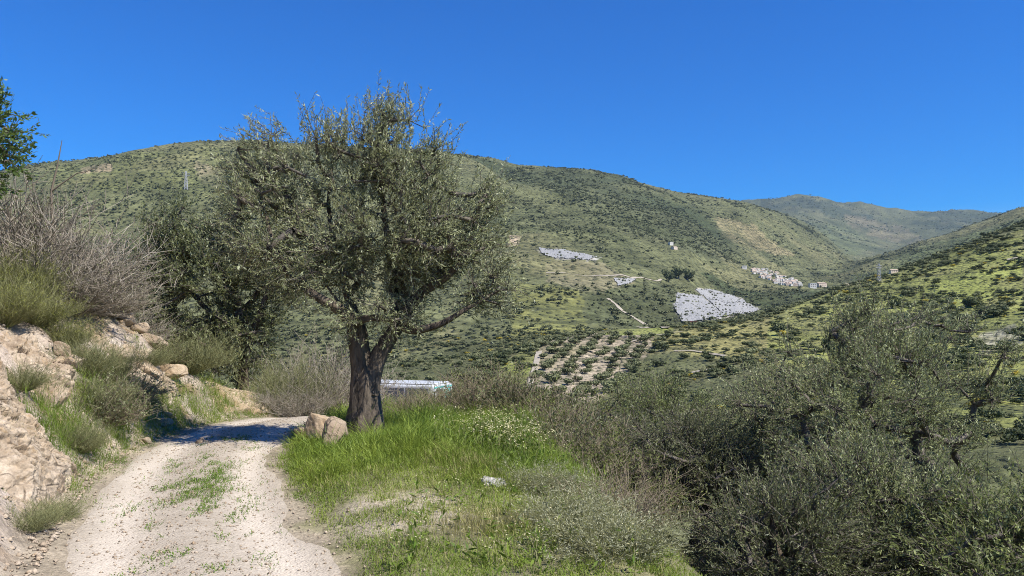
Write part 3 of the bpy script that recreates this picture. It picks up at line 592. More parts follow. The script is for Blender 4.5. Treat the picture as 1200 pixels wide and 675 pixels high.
KIT = {
 'dry':   shrub_kit('dry', 'sage', (1, 2, 3), n=110, spread=1.0, curve=.8, sub=1300, leaf_n=2200, leafL=.035, leafW=.010, r0=.009, subL=.34),
 'grey':  shrub_kit('dry', 'sage', (4, 5), n=140, spread=.95, curve=.7, sub=1700, leaf_n=3800, leafL=.038, leafW=.010, r0=.007, subL=.32),
 'broom': shrub_kit('green_stem', 'broom', (6, 7), n=300, spread=.85, curve=.4, sub=2600, leaf_n=4500, leafL=.05, leafW=.007, r0=.005, up=.8),
 'sage':  shrub_kit('green_stem', 'sage', (8, 9), n=260, spread=.95, curve=.35, sub=2400, leaf_n=5200, leafL=.05, leafW=.008, r0=.005, up=.8),
 'leafy': shrub_kit('brown', 'scrub', (10, 11), n=120, spread=1.0, curve=.5, sub=1500, leaf_n=5600, leafL=.05, leafW=.018, r0=.007),
 'brown': shrub_kit('brown', 'sage', (12, 13), n=150, spread=1.0, curve=.7, sub=1300, leaf_n=1300, leafL=.04, leafW=.010, r0=.008, subL=.34),
 'silver': shrub_kit('green_stem', 'silver', (14,), n=300, spread=1.05, curve=.45, sub=2600, leaf_n=9000, leafL=.05, leafW=.010, r0=.004, up=.6),
 'dark':  shrub_kit('brown', 'carob', (15, 16), n=120, spread=1.0, curve=.5, sub=1500, leaf_n=5200, leafL=.055, leafW=.018, r0=.007),
}
cnt = 0
def shrub(name, kind, px, Y, h, w, label, group=None, sink=.06):
    global cnt
    cnt += 1; x, y = at(px, Y); st, lf = KIT[kind][cnt % len(KIT[kind])]
    r = thing(name, label, 'shrub', (x, y, Hs(x, y) - sink), cnt * 1.7, group, (w, w, h)); obj('stems', st, r)
    if lf: obj('foliage', lf, r)
    return r
for a in [
 ('dry_shrub','dry',12,14.2,1.75,1.7,'leafless grey shrub at the left edge below the bright green tree'),
 ('dry_shrub','dry',62,14.3,1.6,1.6,'tall leafless grey shrub with one long bare twig standing above it'),
 ('dry_shrub','dry',106,15.4,1.35,1.5,'broad grey twiggy shrub on the bank right of the tall bare-twig one'),
 ('dry_shrub','dry',40,13.6,1.2,1.4,'grey twiggy shrub half way up the bank above the yellow broom'),
 ('dry_shrub','dry',86,14.0,1.0,1.3,'purplish grey twiggy shrub in the middle of the bank'),
 ('dry_shrub','grey',140,16.9,1.0,1.2,'pale grey shrub on the bank beside the dark tree'),
 ('dry_shrub','grey',128,15.4,.75,1.0,'low pale dry shrub above the heap of small tan stones'),
 ('broom_shrub','broom',4,11.6,.8,.9,'yellow flowering broom at the left picture edge'),
 ('broom_shrub','broom',40,12.4,.72,.85,'yellow-green broom just right of the flowering one'),
 ('broom_shrub','broom',18,12.9,.95,1.0,'tall olive-green broom rising behind the flowering one'),
 ('broom_shrub','broom',72,12.7,.6,.75,'small yellow-green broom above the sloping rock slabs'),
 ('broom_shrub','sage',20,9.6,.42,.55,'small grey-green tuft on top of the pink rock slab'),
 ('green_shrub','sage',98,12.2,.7,.7,'feathery grey-green shrub hanging over the rocks on the bank'),
 ('green_shrub','sage',126,12.9,.8,.65,'dark feathery shrub above the shaded hollow of the bank'),
 ('green_shrub','sage',112,11.3,.55,.7,'low green shrub in the hollow between the two rock slabs'),
 ('green_shrub','sage',222,16.2,.95,1.15,'rounded grey-green shrub on the bank left of the track bend'),
 ('green_shrub','leafy',196,15.6,.55,.6,'bright green leafy shrub beside the flat tan boulder'),
 ('green_shrub','sage',165,14.6,.5,.8,'low shrub in the shade at the foot of the stones'),
 ('grey_shrub','sage',342,18.8,1.5,1.35,'pale grey twiggy shrub where the track bends, nearest the dark tree'),
 ('grey_shrub','grey',372,19.4,1.9,1.5,'tallest pale grey shrub left of the old olive trunk'),
 ('grey_shrub','grey',402,20.4,1.8,1.6,'pale grey shrub touching the old olive trunk from behind'),
 ('grey_shrub','grey',352,17.8,.8,.9,'low grey shrub on the outer edge of the track bend'),
 ('grey_shrub','grey',312,17.8,.55,.7,'low grey shrub on the orange soil under the dark tree'),
 ('brown_shrub','brown',484,14.8,.62,.9,'tangle of reddish brown twigs right of the old olive trunk'),
 ('green_shrub','sage',512,16.0,.72,1.1,'grey-green shrub standing in front of the parked van'),
 ('brown_shrub','brown',550,15.6,.85,1.2,'brown twiggy shrub at the back of the grassy verge'),
 ('dark_shrub','dark',590,15.4,1.05,1.1,'dark leafy bush at the right end of the verge shrubs'),
 ('green_shrub','leafy',622,15.0,1.1,1.2,'yellow-green leafy bush with pale bare branches beyond the white flowers'),
 ('green_shrub','leafy',560,17.5,1.15,1.2,'bushy green shrub under the right side of the old olive'),
 ('green_shrub','leafy',660,13.6,1.2,1.1,'loose leafy bush just below the verge'),
 ('green_shrub','leafy',690,10.6,.85,1.0,'fresh green bush in the shaded hollow below the verge'),
 ('green_shrub','leafy',742,11.0,.85,1.0,'dull green bush at the middle of the shaded hollow'),
 ('dark_shrub','dark',668,11.8,1.0,1.0,'dark leafy bush at the lip of the verge'),
 ('silver_shrub','silver',715,5.8,.42,.62,'silvery grey bush at the bottom edge where the verge drops away'),
 ('silver_shrub','silver',672,6.6,.42,.62,'pale silvery bush just behind the one at the bottom edge'),
 ('silver_shrub','silver',640,7.9,.36,.5,'small silvery bush at the lip of the verge behind the other two'),
 ('dark_shrub','dark',122,11.2,.7,.8,'dark leafy shrub in the shaded hollow between the rocks of the bank'),
 ('dark_shrub','dark',150,13.0,.6,.8,'dark low shrub at the foot of the stones on the bank'),
 ('green_shrub','sage',92,9.6,.45,.5,'small feathery tuft in the crack between the rock slabs'),
 ('green_shrub','sage',30,6.6,.28,.4,'little grey-green tuft in the bottom left corner'),
 ('green_shrub','sage',62,7.2,.26,.36,'small dry tuft at the toe of the pinkish rock face'),
 ('brown_shrub','brown',722,7.4,.5,.65,'dry twiggy bush hanging over the drop beside the silvery bushes'),
 ('brown_shrub','brown',1110,15.2,2.2,1.7,'leafless twiggy shrub with pale dead branches right of the large olive'),
 ('brown_shrub','brown',1165,11.0,1.5,1.5,'grey leafless bush low at the right edge'),
]: shrub(*a)
x, y = at(60, 14.2); z = Hs(x, y)
o = obj('bare_twig', mesh('bare_twig', *tubes(np.array([[[0,0,0],[.05,0,1.0],[0,0,2.0],[.12,0,2.5],[.2,0,2.95]], [[0,0,2.0],[.2,0,2.15],[.45,.05,2.35],[.62,.05,2.38],[.8,.05,2.45]]]), np.array([[.035,.03,.022,.014,.006], [.016,.013,.01,.007,.004]]), 6), M['dry'], True, None), None, (x, y, z))
tag(o, 'long pale dead branch sticking up out of the grey shrubs', 'branch')
# ------------------------------------------------------------------ rocks
import bmesh
def rock_mesh(seed, sub=4, cuts=15, rough=.09, fine=.045, tight=.42):
    rng = np.random.default_rng(seed); bm = bmesh.new(); bmesh.ops.create_icosphere(bm, subdivisions=sub, radius=1)
    V = np.array([v.co[:] for v in bm.verts]); Fc = np.array([[v.index for v in f.verts] for f in bm.faces]); bm.free()
    for k in range(cuts):
        n = unit(rng.normal(size=3)); d = tight + .3 * rng.random(); s = V @ n - d; m = s > 0; V[m] -= np.outer(s[m] * .93, n)
    N = unit(V); f = fbm(V[:, 0] * 2 + V[:, 2] * 1.3 + seed, V[:, 1] * 2 - V[:, 2], 90 + seed, 4) * rough + fbm(V[:, 0] * 7 + V[:, 2] * 5, V[:, 1] * 7 + V[:, 2] * 3 + seed, 91, 3) * fine
    V = V + N * f[:, None]; V[:, 2] -= V[:, 2].min(); return V, Fc
def rock(name, label, px, Y, size, mat, seed, rot=(0, 0, 0), sink=.15, cat='rock', group=None, zoff=0.0, **kw):
    x, y = at(px, Y); V, Fc = rock_mesh(seed, **kw); V = V * np.array(size) / 2
    o = obj(name, mesh(name, V, Fc, M[mat], False), None, (x, y, Hs(x, y) - sink * size[2] + zoff), rot); return tag(o, label, cat, group)
rock('boulder', 'cream boulder leaning behind the brown one at the olive trunk', 372, 11.3, (.72, .6, .66), 'rock_tan', 1, (0, .2, .3), .06, sub=5)
rock('boulder', 'rounded brown boulder in the grass in front of the olive trunk', 396, 10.9, (.64, .58, .60), 'rock_brown', 2, (0, -.15, 1.0), .05, sub=5)
rock('stone', 'cream stone at the edge of the track beside the boulders', 358, 12.2, (.42, .34, .24), 'rock_tan', 12, (0, 0, .4))
rock('stone', 'small grey stone sticking out of the grass behind the boulders', 405, 12.3, (.36, .3, .22), 'rock_brown', 13)
def facets(a, b, seed, jit=.45):
    ia = np.floor(a); ib = np.floor(b); best = np.full(a.shape, 9e9); h = np.zeros(a.shape)
    for da in (-1, 0, 1):
        for db in (-1, 0, 1):
            ca_, cb_ = (ia + da).astype(np.int64), (ib + db).astype(np.int64); r1, r2, r3, r4, r5 = (_h(ca_, cb_, seed + q) for q in range(5))
            oa, ob = a - (ca_ + .5 + jit * (r1 - .5) * 2), b - (cb_ + .5 + jit * (r2 - .5) * 2); d = oa * oa + ob * ob; m = d < best
            best = np.where(m, d, best); h = np.where(m, (r3 - .5) + (r4 - .5) * oa * 1.2 + (r5 - .5) * ob * 1.2, h)
    return h
def bank_rock(label, y0, y1, t0, t1, bulge, mat, seed, skew=0.0, n=115):
    """broken rock face lying on the bank between two points along the track"""
    A, Bq = np.meshgrid(np.linspace(0, 1, n), np.linspace(0, 1, n)); yv = y0 + (y1 - y0) * A + skew * Bq; tv = t0 + (t1 - t0) * Bq; c = xc(yv); sl = (xc(yv + .2) - xc(yv - .2)) / .4
    x = c - (tv + 1.02) * np.sqrt(1 + sl * sl); y = yv; z = H(x, y)
    ed = np.minimum(np.minimum(A, 1 - A), np.minimum(Bq, 1 - Bq)) + .10 * fbm(A * 5, Bq * 5, seed, 3)
    up = sstep(0.0, .22, ed); u, v = x * .8 + y * .6 , z * 1.5 + y * .5
    w = .12 * fbm(u * 2, v * 2, seed + 3, 3)
    rel = .55 * facets((u + w) * 1.6 + v * .8, (v + w) * 2.6, seed) + .30 * facets((u + w) * 5 + v * 3, (v - w) * 7, seed + 9) + .24 * facets(u * 13 + v * 6, v * 15, seed + 19) + .10 * facets(u * 30, v * 34, seed + 29)
    d = up * bulge * (.75 + .8 * rel) - .07 * (1 - up)
    V = np.stack([x + d * .78, y - d * .25, z + d * .62], -1); i = np.arange(n * n).reshape(n, n); Q = np.stack([i[:-1, :-1], i[1:, :-1], i[1:, 1:], i[:-1, 1:]], -1).reshape(-1, 4)
    b = V[n // 2, n // 2].copy(); tag(obj('rock_outcrop', mesh('rock_outcrop', V - b, Q, M[mat], False), None, tuple(b)), label, 'rock')
bank_rock('large pinkish broken rock face in the lower left of the bank', 6.6, 9.0, .12, 1.5, .22, 'rock_pink', 3, .5, 230)
bank_rock('pale rock slab slanting down the bank beyond the pinkish face', 9.9, 11.0, .75, 2.0, .26, 'rock_pink', 14, .9)
bank_rock('pale rock band above the pinkish face at the left edge', 9.0, 10.3, 1.6, 2.3, .16, 'rock_pink', 25, .5)
bank_rock('broken tan ledge behind the shaded hollow of the bank', 13.2, 15.0, .6, 1.7, .15, 'rock_pink', 36, .6)
bank_rock('orange crumbling cut in the bank below the dark tree', 16.2, 18.6, .2, 1.5, .16, 'rock_tan', 47, .3)
rock('boulder', 'pale square boulder under the feathery shrubs of the bank', 82, 11.9, (.5, .45, .4), 'rock_pink', 6, (0, .2, .5), .2)
rock('boulder', 'flat tan boulder catching the sun on the bank', 160, 14.3, (.85, .5, .42), 'rock_tan', 7, (0, .25, .1), .1)
rock('boulder', 'grey boulder left of the flat tan one', 140, 14.0, (.5, .5, .5), 'rock_pink', 8, (0, .1, .7), .15)
rock('boulder', 'brown boulder in the shade below the flat tan one', 150, 13.5, (.55, .45, .4), 'rock_brown', 9, (0, .1, .2), .2)
rock('boulder', 'reddish boulder lower on the bank right of the shaded one', 196, 15.2, (.7, .5, .5), 'rock_tan', 10, (0, .3, .4), .25)
rock('rock_outcrop', 'whitish rock half buried in the verge', 582, 8.0, (.36, .3, .2), 'rock_white', 14, (0, 0, .2), .42, sub=5, rough=.3, fine=.12, cuts=14)
rock('stone', 'pale round stone at the lip of the verge below the white flowers', 622, 10.5, (.2, .18, .2), 'rock_white', 15, (0, 0, 0), .1)
rock('stone', 'single white pebble above the bare patch of the verge', 502, 9.3, (.10, .09, .07), 'rock_white', 16, (0, 0, 0), .1, sub=3)
rng = np.random.default_rng(11); sm = [mesh('stone', rock_mesh(30 + k, 3)[0] * .5, rock_mesh(30 + k, 3)[1], M[('rock_tan', 'rock_pink', 'rock_brown', 'rock_pink')[k]], False) for k in range(4)]
for k in range(34):
    px = 142 + 50 * rng.random() if k < 18 else 55 + 180 * rng.random(); Y = (15.6 + .9 * rng.random()) if k < 18 else (11.5 + 4.5 * rng.random() * (px - 30) / 200)
    x, y = at(px, Y); s = (.14 + .22 * rng.random()) * (1.4 if k < 18 else .9)
    o = obj('stone', sm[k % 4], None, (x, y, Hs(x, y) - .12 * s), (rng.random(), rng.random(), 6 * rng.random()), (s * 1.4, s, s * .8))
    tag(o, 'small tan stone in the heap beside the dark tree' if k < 18 else 'loose small stone lying on the left bank', 'stone', 'stones heaped beside the dark tree' if k < 18 else 'loose stones on the left bank')
# gravel
rng = np.random.default_rng(12); n = 7000
gy_ = 3.2 + 13 * rng.random(n) ** 1.5; gs = rng.normal(size=n) * .75; sc = (xc(gy_ + .2) - xc(gy_ - .2)) / .4
g_x = xc(gy_) + gs; sz = .005 + .016 * rng.random(n) ** 3
oct_ = np.array([(1, 0, 0), (-1, 0, 0), (0, 1, 0), (0, -1, 0), (0, 0, 1), (0, 0, -.4)]); of = np.array([(0, 2, 4), (2, 1, 4), (1, 3, 4), (3, 0, 4), (2, 0, 5), (1, 2, 5), (3, 1, 5), (0, 3, 5)])
a = rng.random(n) * 6.28; O = oct_[None] * (.7 + .6 * rng.random((n, 6, 1))); O = np.stack([O[..., 0] * np.cos(a)[:, None] - O[..., 1] * np.sin(a)[:, None], O[..., 0] * np.sin(a)[:, None] + O[..., 1] * np.cos(a)[:, None], O[..., 2] * .7], -1)
V = np.stack([g_x, gy_, H(g_x, gy_) + .008], 1)[:, None] + O * sz[:, None, None]
o = obj('gravel', mesh('gravel', V.reshape(-1, 3), (of[None] + 6 * np.arange(n)[:, None, None]).reshape(-1, 3), M['rock_pink'])); tag(o, 'loose gravel scattered over the dirt track', None, None, 'stuff')

n = 5200; cy = 4.6 + 14 * rng.random(n); ct = .03 + 2.6 * rng.random(n) ** 1.6; cx = xc(cy) - (ct + 1.05) * 1.08; sz = .010 + .035 * rng.random(n) ** 3
a = rng.random(n) * 6.28; O = oct_[None] * (.6 + .8 * rng.random((n, 6, 1))); O = np.stack([O[..., 0] * np.cos(a)[:, None] - O[..., 1] * np.sin(a)[:, None], O[..., 0] * np.sin(a)[:, None] + O[..., 1] * np.cos(a)[:, None], O[..., 2] * .7], -1)
V = np.stack([cx, cy, H(cx, cy) + .006], 1)[:, None] + O * sz[:, None, None]
o = obj('scree', mesh('scree', V.reshape(-1, 3), (of[None] + 6 * np.arange(n)[:, None, None]).reshape(-1, 3), M['rock_pink'])); tag(o, 'small stone chips crumbled down the left bank', None, None, 'stuff')
# ------------------------------------------------------------------ grass and flowers
def blades(x, y, h, w, rng, lean=.35, zoff=-.02):
    n = len(x); z = H(x, y) + zoff; b = np.stack([x, y, z], 1); a = rng.random(n) * 6.283; ld = np.stack([np.cos(a), np.sin(a), 0 * a], 1) * (lean * h * (.3 + rng.random(n)))[:, None]
    up = np.array([0, 0, 1.]) * h[:, None]; sd = np.stack([-np.sin(a + rng.normal(size=n) * .8), np.cos(a), 0 * a], 1); sd = unit(sd) * w[:, None] * .5
    m = b + up * .55 + ld * .3; V = np.stack([b - sd, b + sd, m + sd * .8, b + up * .96 + ld, m - sd * .8], 1)
    base = 5 * np.arange(n)[:, None]
    T = np.concatenate([base + np.array([[0, 1, 2]]), base + np.array([[4, 2, 3]])], 0); return V.reshape(-1, 3), T
def scatter(n, x0, x1, y0, y1, dens, rng):
    x = x0 + (x1 - x0) * rng.random(n); y = y0 + (y1 - y0) * rng.random(n); k = rng.random(n) < dens(x, y); return x[k], y[k]
rng = np.random.default_rng(13)
def verge(x, y): return road_s(x, y) - 0.98, pchip(ED[:,0], ED[:,1], y) - x
def bare(x, y): return np.clip(np.exp(-(((x + 1.0) / .7) ** 2 + ((y - 7.0) / .8) ** 2) ** 2) * 1.3 * sstep(-.25, .2, fbm(x * 1.9, y * 2.6, 113, 3)), 0, 1)
def d_lush(x, y):
    v, e = verge(x, y); n = fbm(x * 1.3, y * 1.3, 101, 3)
    edge = sstep(-.02, .2, v + .22 * n) * sstep(-.9, -.2, e)
    return np.clip(edge * (sstep(7.6, 9.4, y + n) + .5 * sstep(-.1, .3, n + .25) + .16) * (1 - .93 * bare(x, y)), 0, 1)
def tufts(x, y, h, per, rad, rng, lean=.7, wid=.006):
    """each tuft splays its blades outwards"""
    n = len(x); k = np.repeat(np.arange(n), per); m = len(k); a = rng.random(m) * 6.283; r = np.sqrt(rng.random(m)); dx, dy = np.cos(a) * r, np.sin(a) * r
    bx, by = x[k] + dx * rad[k], y[k] + dy * rad[k]; hh = h[k] * (.45 + .75 * rng.random(m)) * (1 - .25 * r); z = H(bx, by) - .02; b = np.stack([bx, by, z], 1)
    w0 = rng.normal(size=(n, 2)) * .25; ld = np.stack([dx * lean + w0[k, 0] + rng.normal(size=m) * .22, dy * lean + w0[k, 1] + rng.normal(size=m) * .22, 0 * dx], 1) * hh[:, None] * (.4 + .8 * rng.random((m, 1)))
    sd = unit(np.stack([rng.normal(size=m), rng.normal(size=m), 0 * dx], 1)) * (wid * (.6 + .9 * rng.random(m)))[:, None] * .5; up = np.array([0, 0, 1.]) * hh[:, None]
    md = b + up * .6 + ld * .35; V = np.stack([b - sd, b + sd, md + sd * .8, b + up * (.98 - .25 * rng.random((m, 1))) + ld, md - sd * .8], 1); base = 5 * np.arange(m)[:, None]
    return V.reshape(-1, 3), np.concatenate([base + np.array([[0, 1, 2]]), base + np.array([[4, 2, 3]])], 0), k
x, y = scatter(11500, -5.2, 1.8, 4.6, 16.0, d_lush, rng); lush = sstep(7.4, 9.4, y + .8 * fbm(x, y, 102, 2)); v, e = verge(x, y)
h = (.07 + .25 * lush) * (.35 + 1.0 * rng.random(len(x)) ** 1.6) * (1 + .95 * fbm(x * 1.6, y * 1.6, 103, 3)) * (.3 + .7 * sstep(0, .5, v)); h += .2 * rng.random(len(x)) * (rng.random(len(x)) > .9) * lush
V, T, k = tufts(x, y, h, 24, .05 + .10 * rng.random(len(x)), rng, .75, .0085); yl = np.clip(.42 + .8 * fbm(x * .9 + 4, y * .9, 104, 3) + (1 - lush) * .35 + rng.normal(size=len(x)) * .18, 0, 1)
o = obj('verge_grass', mesh('verge_grass', V, T, M['grass'], False, {'tint': np.repeat(np.clip(yl[k] * .7 + .35 * rng.random(len(k)), 0, 1), 5)})); tag(o, 'lush green grass on the verge under the old olive', None, None, 'stuff')
x, y = scatter(150000, -4.8, 1.6, 4.4, 12.0, lambda x, y: np.clip(sstep(0, .2, verge(x, y)[0] + .2 * fbm(x * 1.7, y * 1.7, 110, 3)) * sstep(-.8, -.2, verge(x, y)[1]) * sstep(-.28, .1, fbm(x * 2.1, y * 2.1, 111, 4)) * (1 - .8 * bare(x, y)), 0, 1), rng)
h = .02 + .045 * rng.random(len(x)); V, T = blades(x, y, h, .005 + .005 * rng.random(len(x)), rng, 1.0, 0); yl = np.clip(.55 + .8 * fbm(x, y, 112, 3), 0, 1)
o = obj('short_grass', mesh('short_grass', V, T, M['grass'], False, {'tint': np.repeat(np.clip(yl * .75 + .35 * rng.random(len(x)), 0, 1), 5)})); tag(o, 'short grazed grass over the lower verge', None, None, 'stuff')
def d_dry(x, y):
    v, e = verge(x, y); n = fbm(x * 1.1 + 7, y * 1.1, 105, 3)
    tuft = np.exp(-((x + .38) ** 2 + (y - 8.5) ** 2) / .09) + np.exp(-((x + .25) ** 2 + (y - 6.4) ** 2) / .12) + .5 * np.exp(-((x + .6) ** 2 + (y - 9.0) ** 2) / .2)
    return np.clip(tuft + .2 * sstep(.05, .4, v) * sstep(-.5, 0, e) * sstep(-.1, .4, n) * sstep(10.5, 8, y), 0, 1)
x, y = scatter(70000, -3.5, 1.4, 4.6, 12, d_dry, rng); h = .10 + .17 * rng.random(len(x)) * np.clip(d_dry(x, y) * 1.6, .35, 1); V, T = blades(x, y, h, .004 + .003 * rng.random(len(x)), rng, .5)
o = obj('straw_grass', mesh('straw_grass', V, T, M['drygrass'], False, {'tint': np.repeat(rng.random(len(x)), 5)})); tag(o, 'yellow straw-coloured grass tufts in the verge', None, None, 'stuff')
def d_left(x, y):
    s = -road_s(x, y) - 1.0; n = fbm(x * 1.4, y * 1.4, 107, 3)
    return np.clip(sstep(-.08, .1, s + .2 * n) * sstep(1.25, .5, s + .35 * n) * (sstep(7.4, 8.6, y) + .35 * sstep(0, .3, n)) + .06 * sstep(.5, 1, s) * sstep(0.1, .4, n), 0, 1)
x, y = scatter(9000, -8.5, -2.2, 4.8, 19, d_left, rng); s_ = -road_s(x, y) - 1; h = (.06 + .38 * sstep(.0, .5, s_) * sstep(7.4, 9.5, y)) * (.4 + .9 * rng.random(len(x))); V, T, k = tufts(x, y, h, 24, .05 + .1 * rng.random(len(x)), rng)
yl = np.clip(.45 + .6 * fbm(x * .9, y * .9, 109, 3) + rng.normal(size=len(x)) * .2, 0, 1)
o = obj('bank_grass', mesh('bank_grass', V, T, M['grass'], False, {'tint': np.repeat(np.clip(yl[k] * .7 + .35 * rng.random(len(k)), 0, 1), 5)})); tag(o, 'long grass along the foot of the left bank', None, None, 'stuff')
def d_mid(x, y):
    s = road_s(x, y); n = fbm(x * 5.0, y * 2.2, 108, 4, .65); patch = np.exp(-((s - .12) / .34) ** 2) * sstep(7.1, 7.9, y) * sstep(11.5, 9.0, y)
    return np.clip(patch * .8 * sstep(-.25, .3, n + .05) + .45 * np.exp(-(s / .5) ** 2) * sstep(.08, .4, n), 0, 1)
x, y = scatter(150000, -6, -1, 4.8, 13, d_mid, rng); h = .015 + .035 * rng.random(len(x)); V, T = blades(x, y, h, .009 + .008 * rng.random(len(x)), rng, 1.2, 0)
o = obj('track_weeds', mesh('track_weeds', V, T, M['grass'], False, {'tint': np.repeat(.0 + .4 * rng.random(len(x)), 5)})); tag(o, 'flat green weeds growing down the middle of the track', None, None, 'stuff')
def flowers(name, label, x, y, hmin, hmax, mat, size, rng, leafy=8):
    n = len(x); z = H(x, y); h = hmin + (hmax - hmin) * rng.random(n); d = rng.normal(size=(n, 2)) * .06; p0 = np.stack([x, y, z - .02], 1); p1 = p0 + np.stack([d[:, 0], d[:, 1], h], 1)
    V, Q = tubes(np.stack([p0, p0 * .5 + p1 * .5 + rng.normal(size=(n, 3)) * .015, p1], 1), np.array([[.003, .0025, .0015]]), 3)
    st = mesh('flower_stems', V, Q, M['green_stem'], False, {'tint': np.repeat(rng.random(n), 9)})
    k = np.repeat(np.arange(n), 3); c = p1[k] + rng.normal(size=(len(k), 3)) * np.array([.03, .03, .035]); kk = np.repeat(np.arange(len(c)), 4)
    D = rdir(len(kk), rng) * np.array([1, 1, .35]); fV, fQ = leaves(c[kk], D, np.array([0, 0, 1.]) + rdir(len(kk), rng) * .4, np.full(len(kk), size), np.full(len(kk), size * .8))
    root = tag(obj(name, st), label, None, None, 'stuff'); obj('petals', mesh('petals', fV, fQ, M[mat], False, {'tint': np.repeat(rng.random(len(kk)), 4)}), root)
    if leafy:
        k = np.repeat(np.arange(n), leafy); f = rng.random((len(k), 1)); c = p0[k] + (p1 - p0)[k] * f * .85; lV, lQ = leaves(c, rdir(len(k), rng) + np.array([0, 0, .4]), rdir(len(k), rng) + np.array([0, 0, 1.]), .05 + .06 * rng.random(len(k)), .014 + .012 * rng.random(len(k)))
        obj('leaves', mesh('leaves', lV, lQ, M['grass'], False, {'tint': np.repeat(rng.random(len(k)) * .6, 4)}), root)
x, y = scatter(2000, -1.5, .8, 8.8, 13.4, lambda x, y: np.clip(np.exp(-(((x + .1 + .12 * (y - 9.9)) / .42) ** 2 + ((y - 10.1) / 1.3) ** 2)), 0, 1), rng)
flowers('white_flowers', 'mass of creamy white wildflowers at the right end of the verge', x, y, .25, .5, 'flower', .016, rng, 10)
x, y = scatter(200, -.9, 1.1, 5.2, 7.6, lambda x, y: .6 + 0 * x, rng); flowers('daisy_flowers', 'scattered pale flowers in the grass at the bottom edge', x, y, .12, .3, 'flower', .011, rng, 6)
# yellow blossom on the broom at the left edge
# ------------------------------------------------------------------ parked van below the trunk
M['white_paint'] = m_flat('white_paint', (0.52, 0.54, 0.55), .35, .04, 2, .5); M['teal'] = m_flat('teal_paint', (0.12, 0.52, 0.50), .35, .1, 2, .5)
M['glass'] = m_flat('window_glass', (0.07, 0.085, 0.11), .3, .1, 1, .3); M['rubber'] = m_flat('rubber', (0.03, 0.03, 0.03), .8, .1); M['steel'] = m_flat('grey_steel', (0.35, 0.36, 0.37), .45, .1, 3, .5)
def bm_box(x0, x1, y0, y1, z0, z1, bev=0.0, seg=3):
    bm = bmesh.new(); bmesh.ops.create_cube(bm, size=1)
    for v in bm.verts: v.co = ((x0 + x1) / 2 + v.co.x * (x1 - x0), (y0 + y1) / 2 + v.co.y * (y1 - y0), (z0 + z1) / 2 + v.co.z * (z1 - z0))
    if bev: bmesh.ops.bevel(bm, geom=bm.edges[:], offset=bev, segments=seg, profile=.5, affect='EDGES')
    return bm
def bm_obj(name, bm, mat, parent, smooth=False, loc=(0, 0, 0), rot=0.0):
    me = bpy.data.meshes.new(name); bm.to_mesh(me); bm.free(); me.materials.append(M[mat])
    if smooth: me.polygons.foreach_set('use_smooth', np.ones(len(me.polygons), bool))
    return obj(name, me, parent, loc, rot)
yaw = math.atan2(-.35, .94); van = thing('parked_van', 'white and teal van half hidden behind shrubs right of the olive trunk', 'van', (-5.55, 35.9, Hs(-5.55, 35.9) + .02), yaw, None, (1, 1, .9))
bm_obj('body', bm_box(-2.6, 2.6, -1, 1, .35, 2.2, .12), 'white_paint', van); bm_obj('roof', bm_box(-2.5, 2.5, -.93, .93, 2.203, 2.27, .025, 1), 'white_paint', van)
for k in range(4):
    w = bm_obj('window', bm_box(-2.4 + 1.19 * k, -1.27 + 1.19 * k, -1.012, -.99, 1.0, 2.02, .008, 1), 'glass', van)
bm_obj('rear_window', bm_box(2.59, 2.612, -.75, -.05, 1.35, 1.95, .008, 1), 'glass', van)
for a in ((-.95, .95, 2.02, 2.1), (.05, .8, 1.4, 1.95), (-.95, .95, .8, 1.1)): bm_obj('stripe', bm_box(2.59, 2.609, a[0], a[1], a[2], a[3], .006, 1), 'teal', van)
bm_obj('bumper', bm_box(2.6, 2.7, -.95, .95, .32, .55, .03, 2), 'steel', van)
for sx in (-1.65, 1.65):
    for sy in (-.93, .93):
        bm = bmesh.new(); bmesh.ops.create_cone(bm, cap_ends=True, segments=24, radius1=.34, radius2=.34, depth=.22); wh = bm_obj('wheel', bm, 'rubber', van, False, (sx, sy, .34), (math.pi / 2, 0, 0))
        bm = bmesh.new(); bmesh.ops.create_cone(bm, cap_ends=True, segments=16, radius1=.2, radius2=.18, depth=.24); bm_obj('rim', bm, 'steel', wh)
# ------------------------------------------------------------------ vegetation across the gully
M['bush'] = m_leaf('bush_leaf', (0.055, 0.068, 0.030), (0.21, 0.22, 0.11), None, .75, .1, .15)
M['bushdark'] = m_leaf('dark_bush_leaf', (0.030, 0.044, 0.020), (0.11, 0.125, 0.055), None, .75, .1, .15)
M['gorse'] = m_leaf('gorse_blossom', (0.22, 0.19, 0.03), (0.55, 0.42, 0.05), None, .75, .1, .15)
M['farwood'] = m_leaf('far_wood', (0.062, 0.072, 0.038), (0.19, 0.20, 0.10), None, .9, .0, .1)
def clump(seed, n, leafL, flat=.75):
    rng = np.random.default_rng(seed); c = np.concatenate([[(0, 0, .45)], rng.normal(size=(6, 3)) * np.array([.26, .26, .1]) + np.array([0, 0, .45])]); k = rng.integers(0, 7, n)
    p = c[k] + unit(rng.normal(size=(n, 3))) * (np.array([.30, .30, .32 * flat]) * (.6 + .4 * rng.random((n, 1)))); p[:, 2] = np.maximum(p[:, 2], .02)
    Nn = unit(p - c[k]) * 1.2 + rdir(n, rng) * .7; D = np.cross(Nn, rdir(n, rng)); s = .6 + .8 * rng.random(n); V, Q = leaves(p - unit(D) * leafL * .5, D, Nn, leafL * s, leafL * .62 * s)
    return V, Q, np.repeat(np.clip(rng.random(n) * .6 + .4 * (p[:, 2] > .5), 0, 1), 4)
def cmesh(nm, seed, n, L, mat):
    V, Q, ti = clump(seed, n, L); return mesh(nm, V, Q, M[mat], False, {'tint': ti})
orch = [cmesh('crown', 50 + k, 420, .17, 'bush') for k in range(3)]
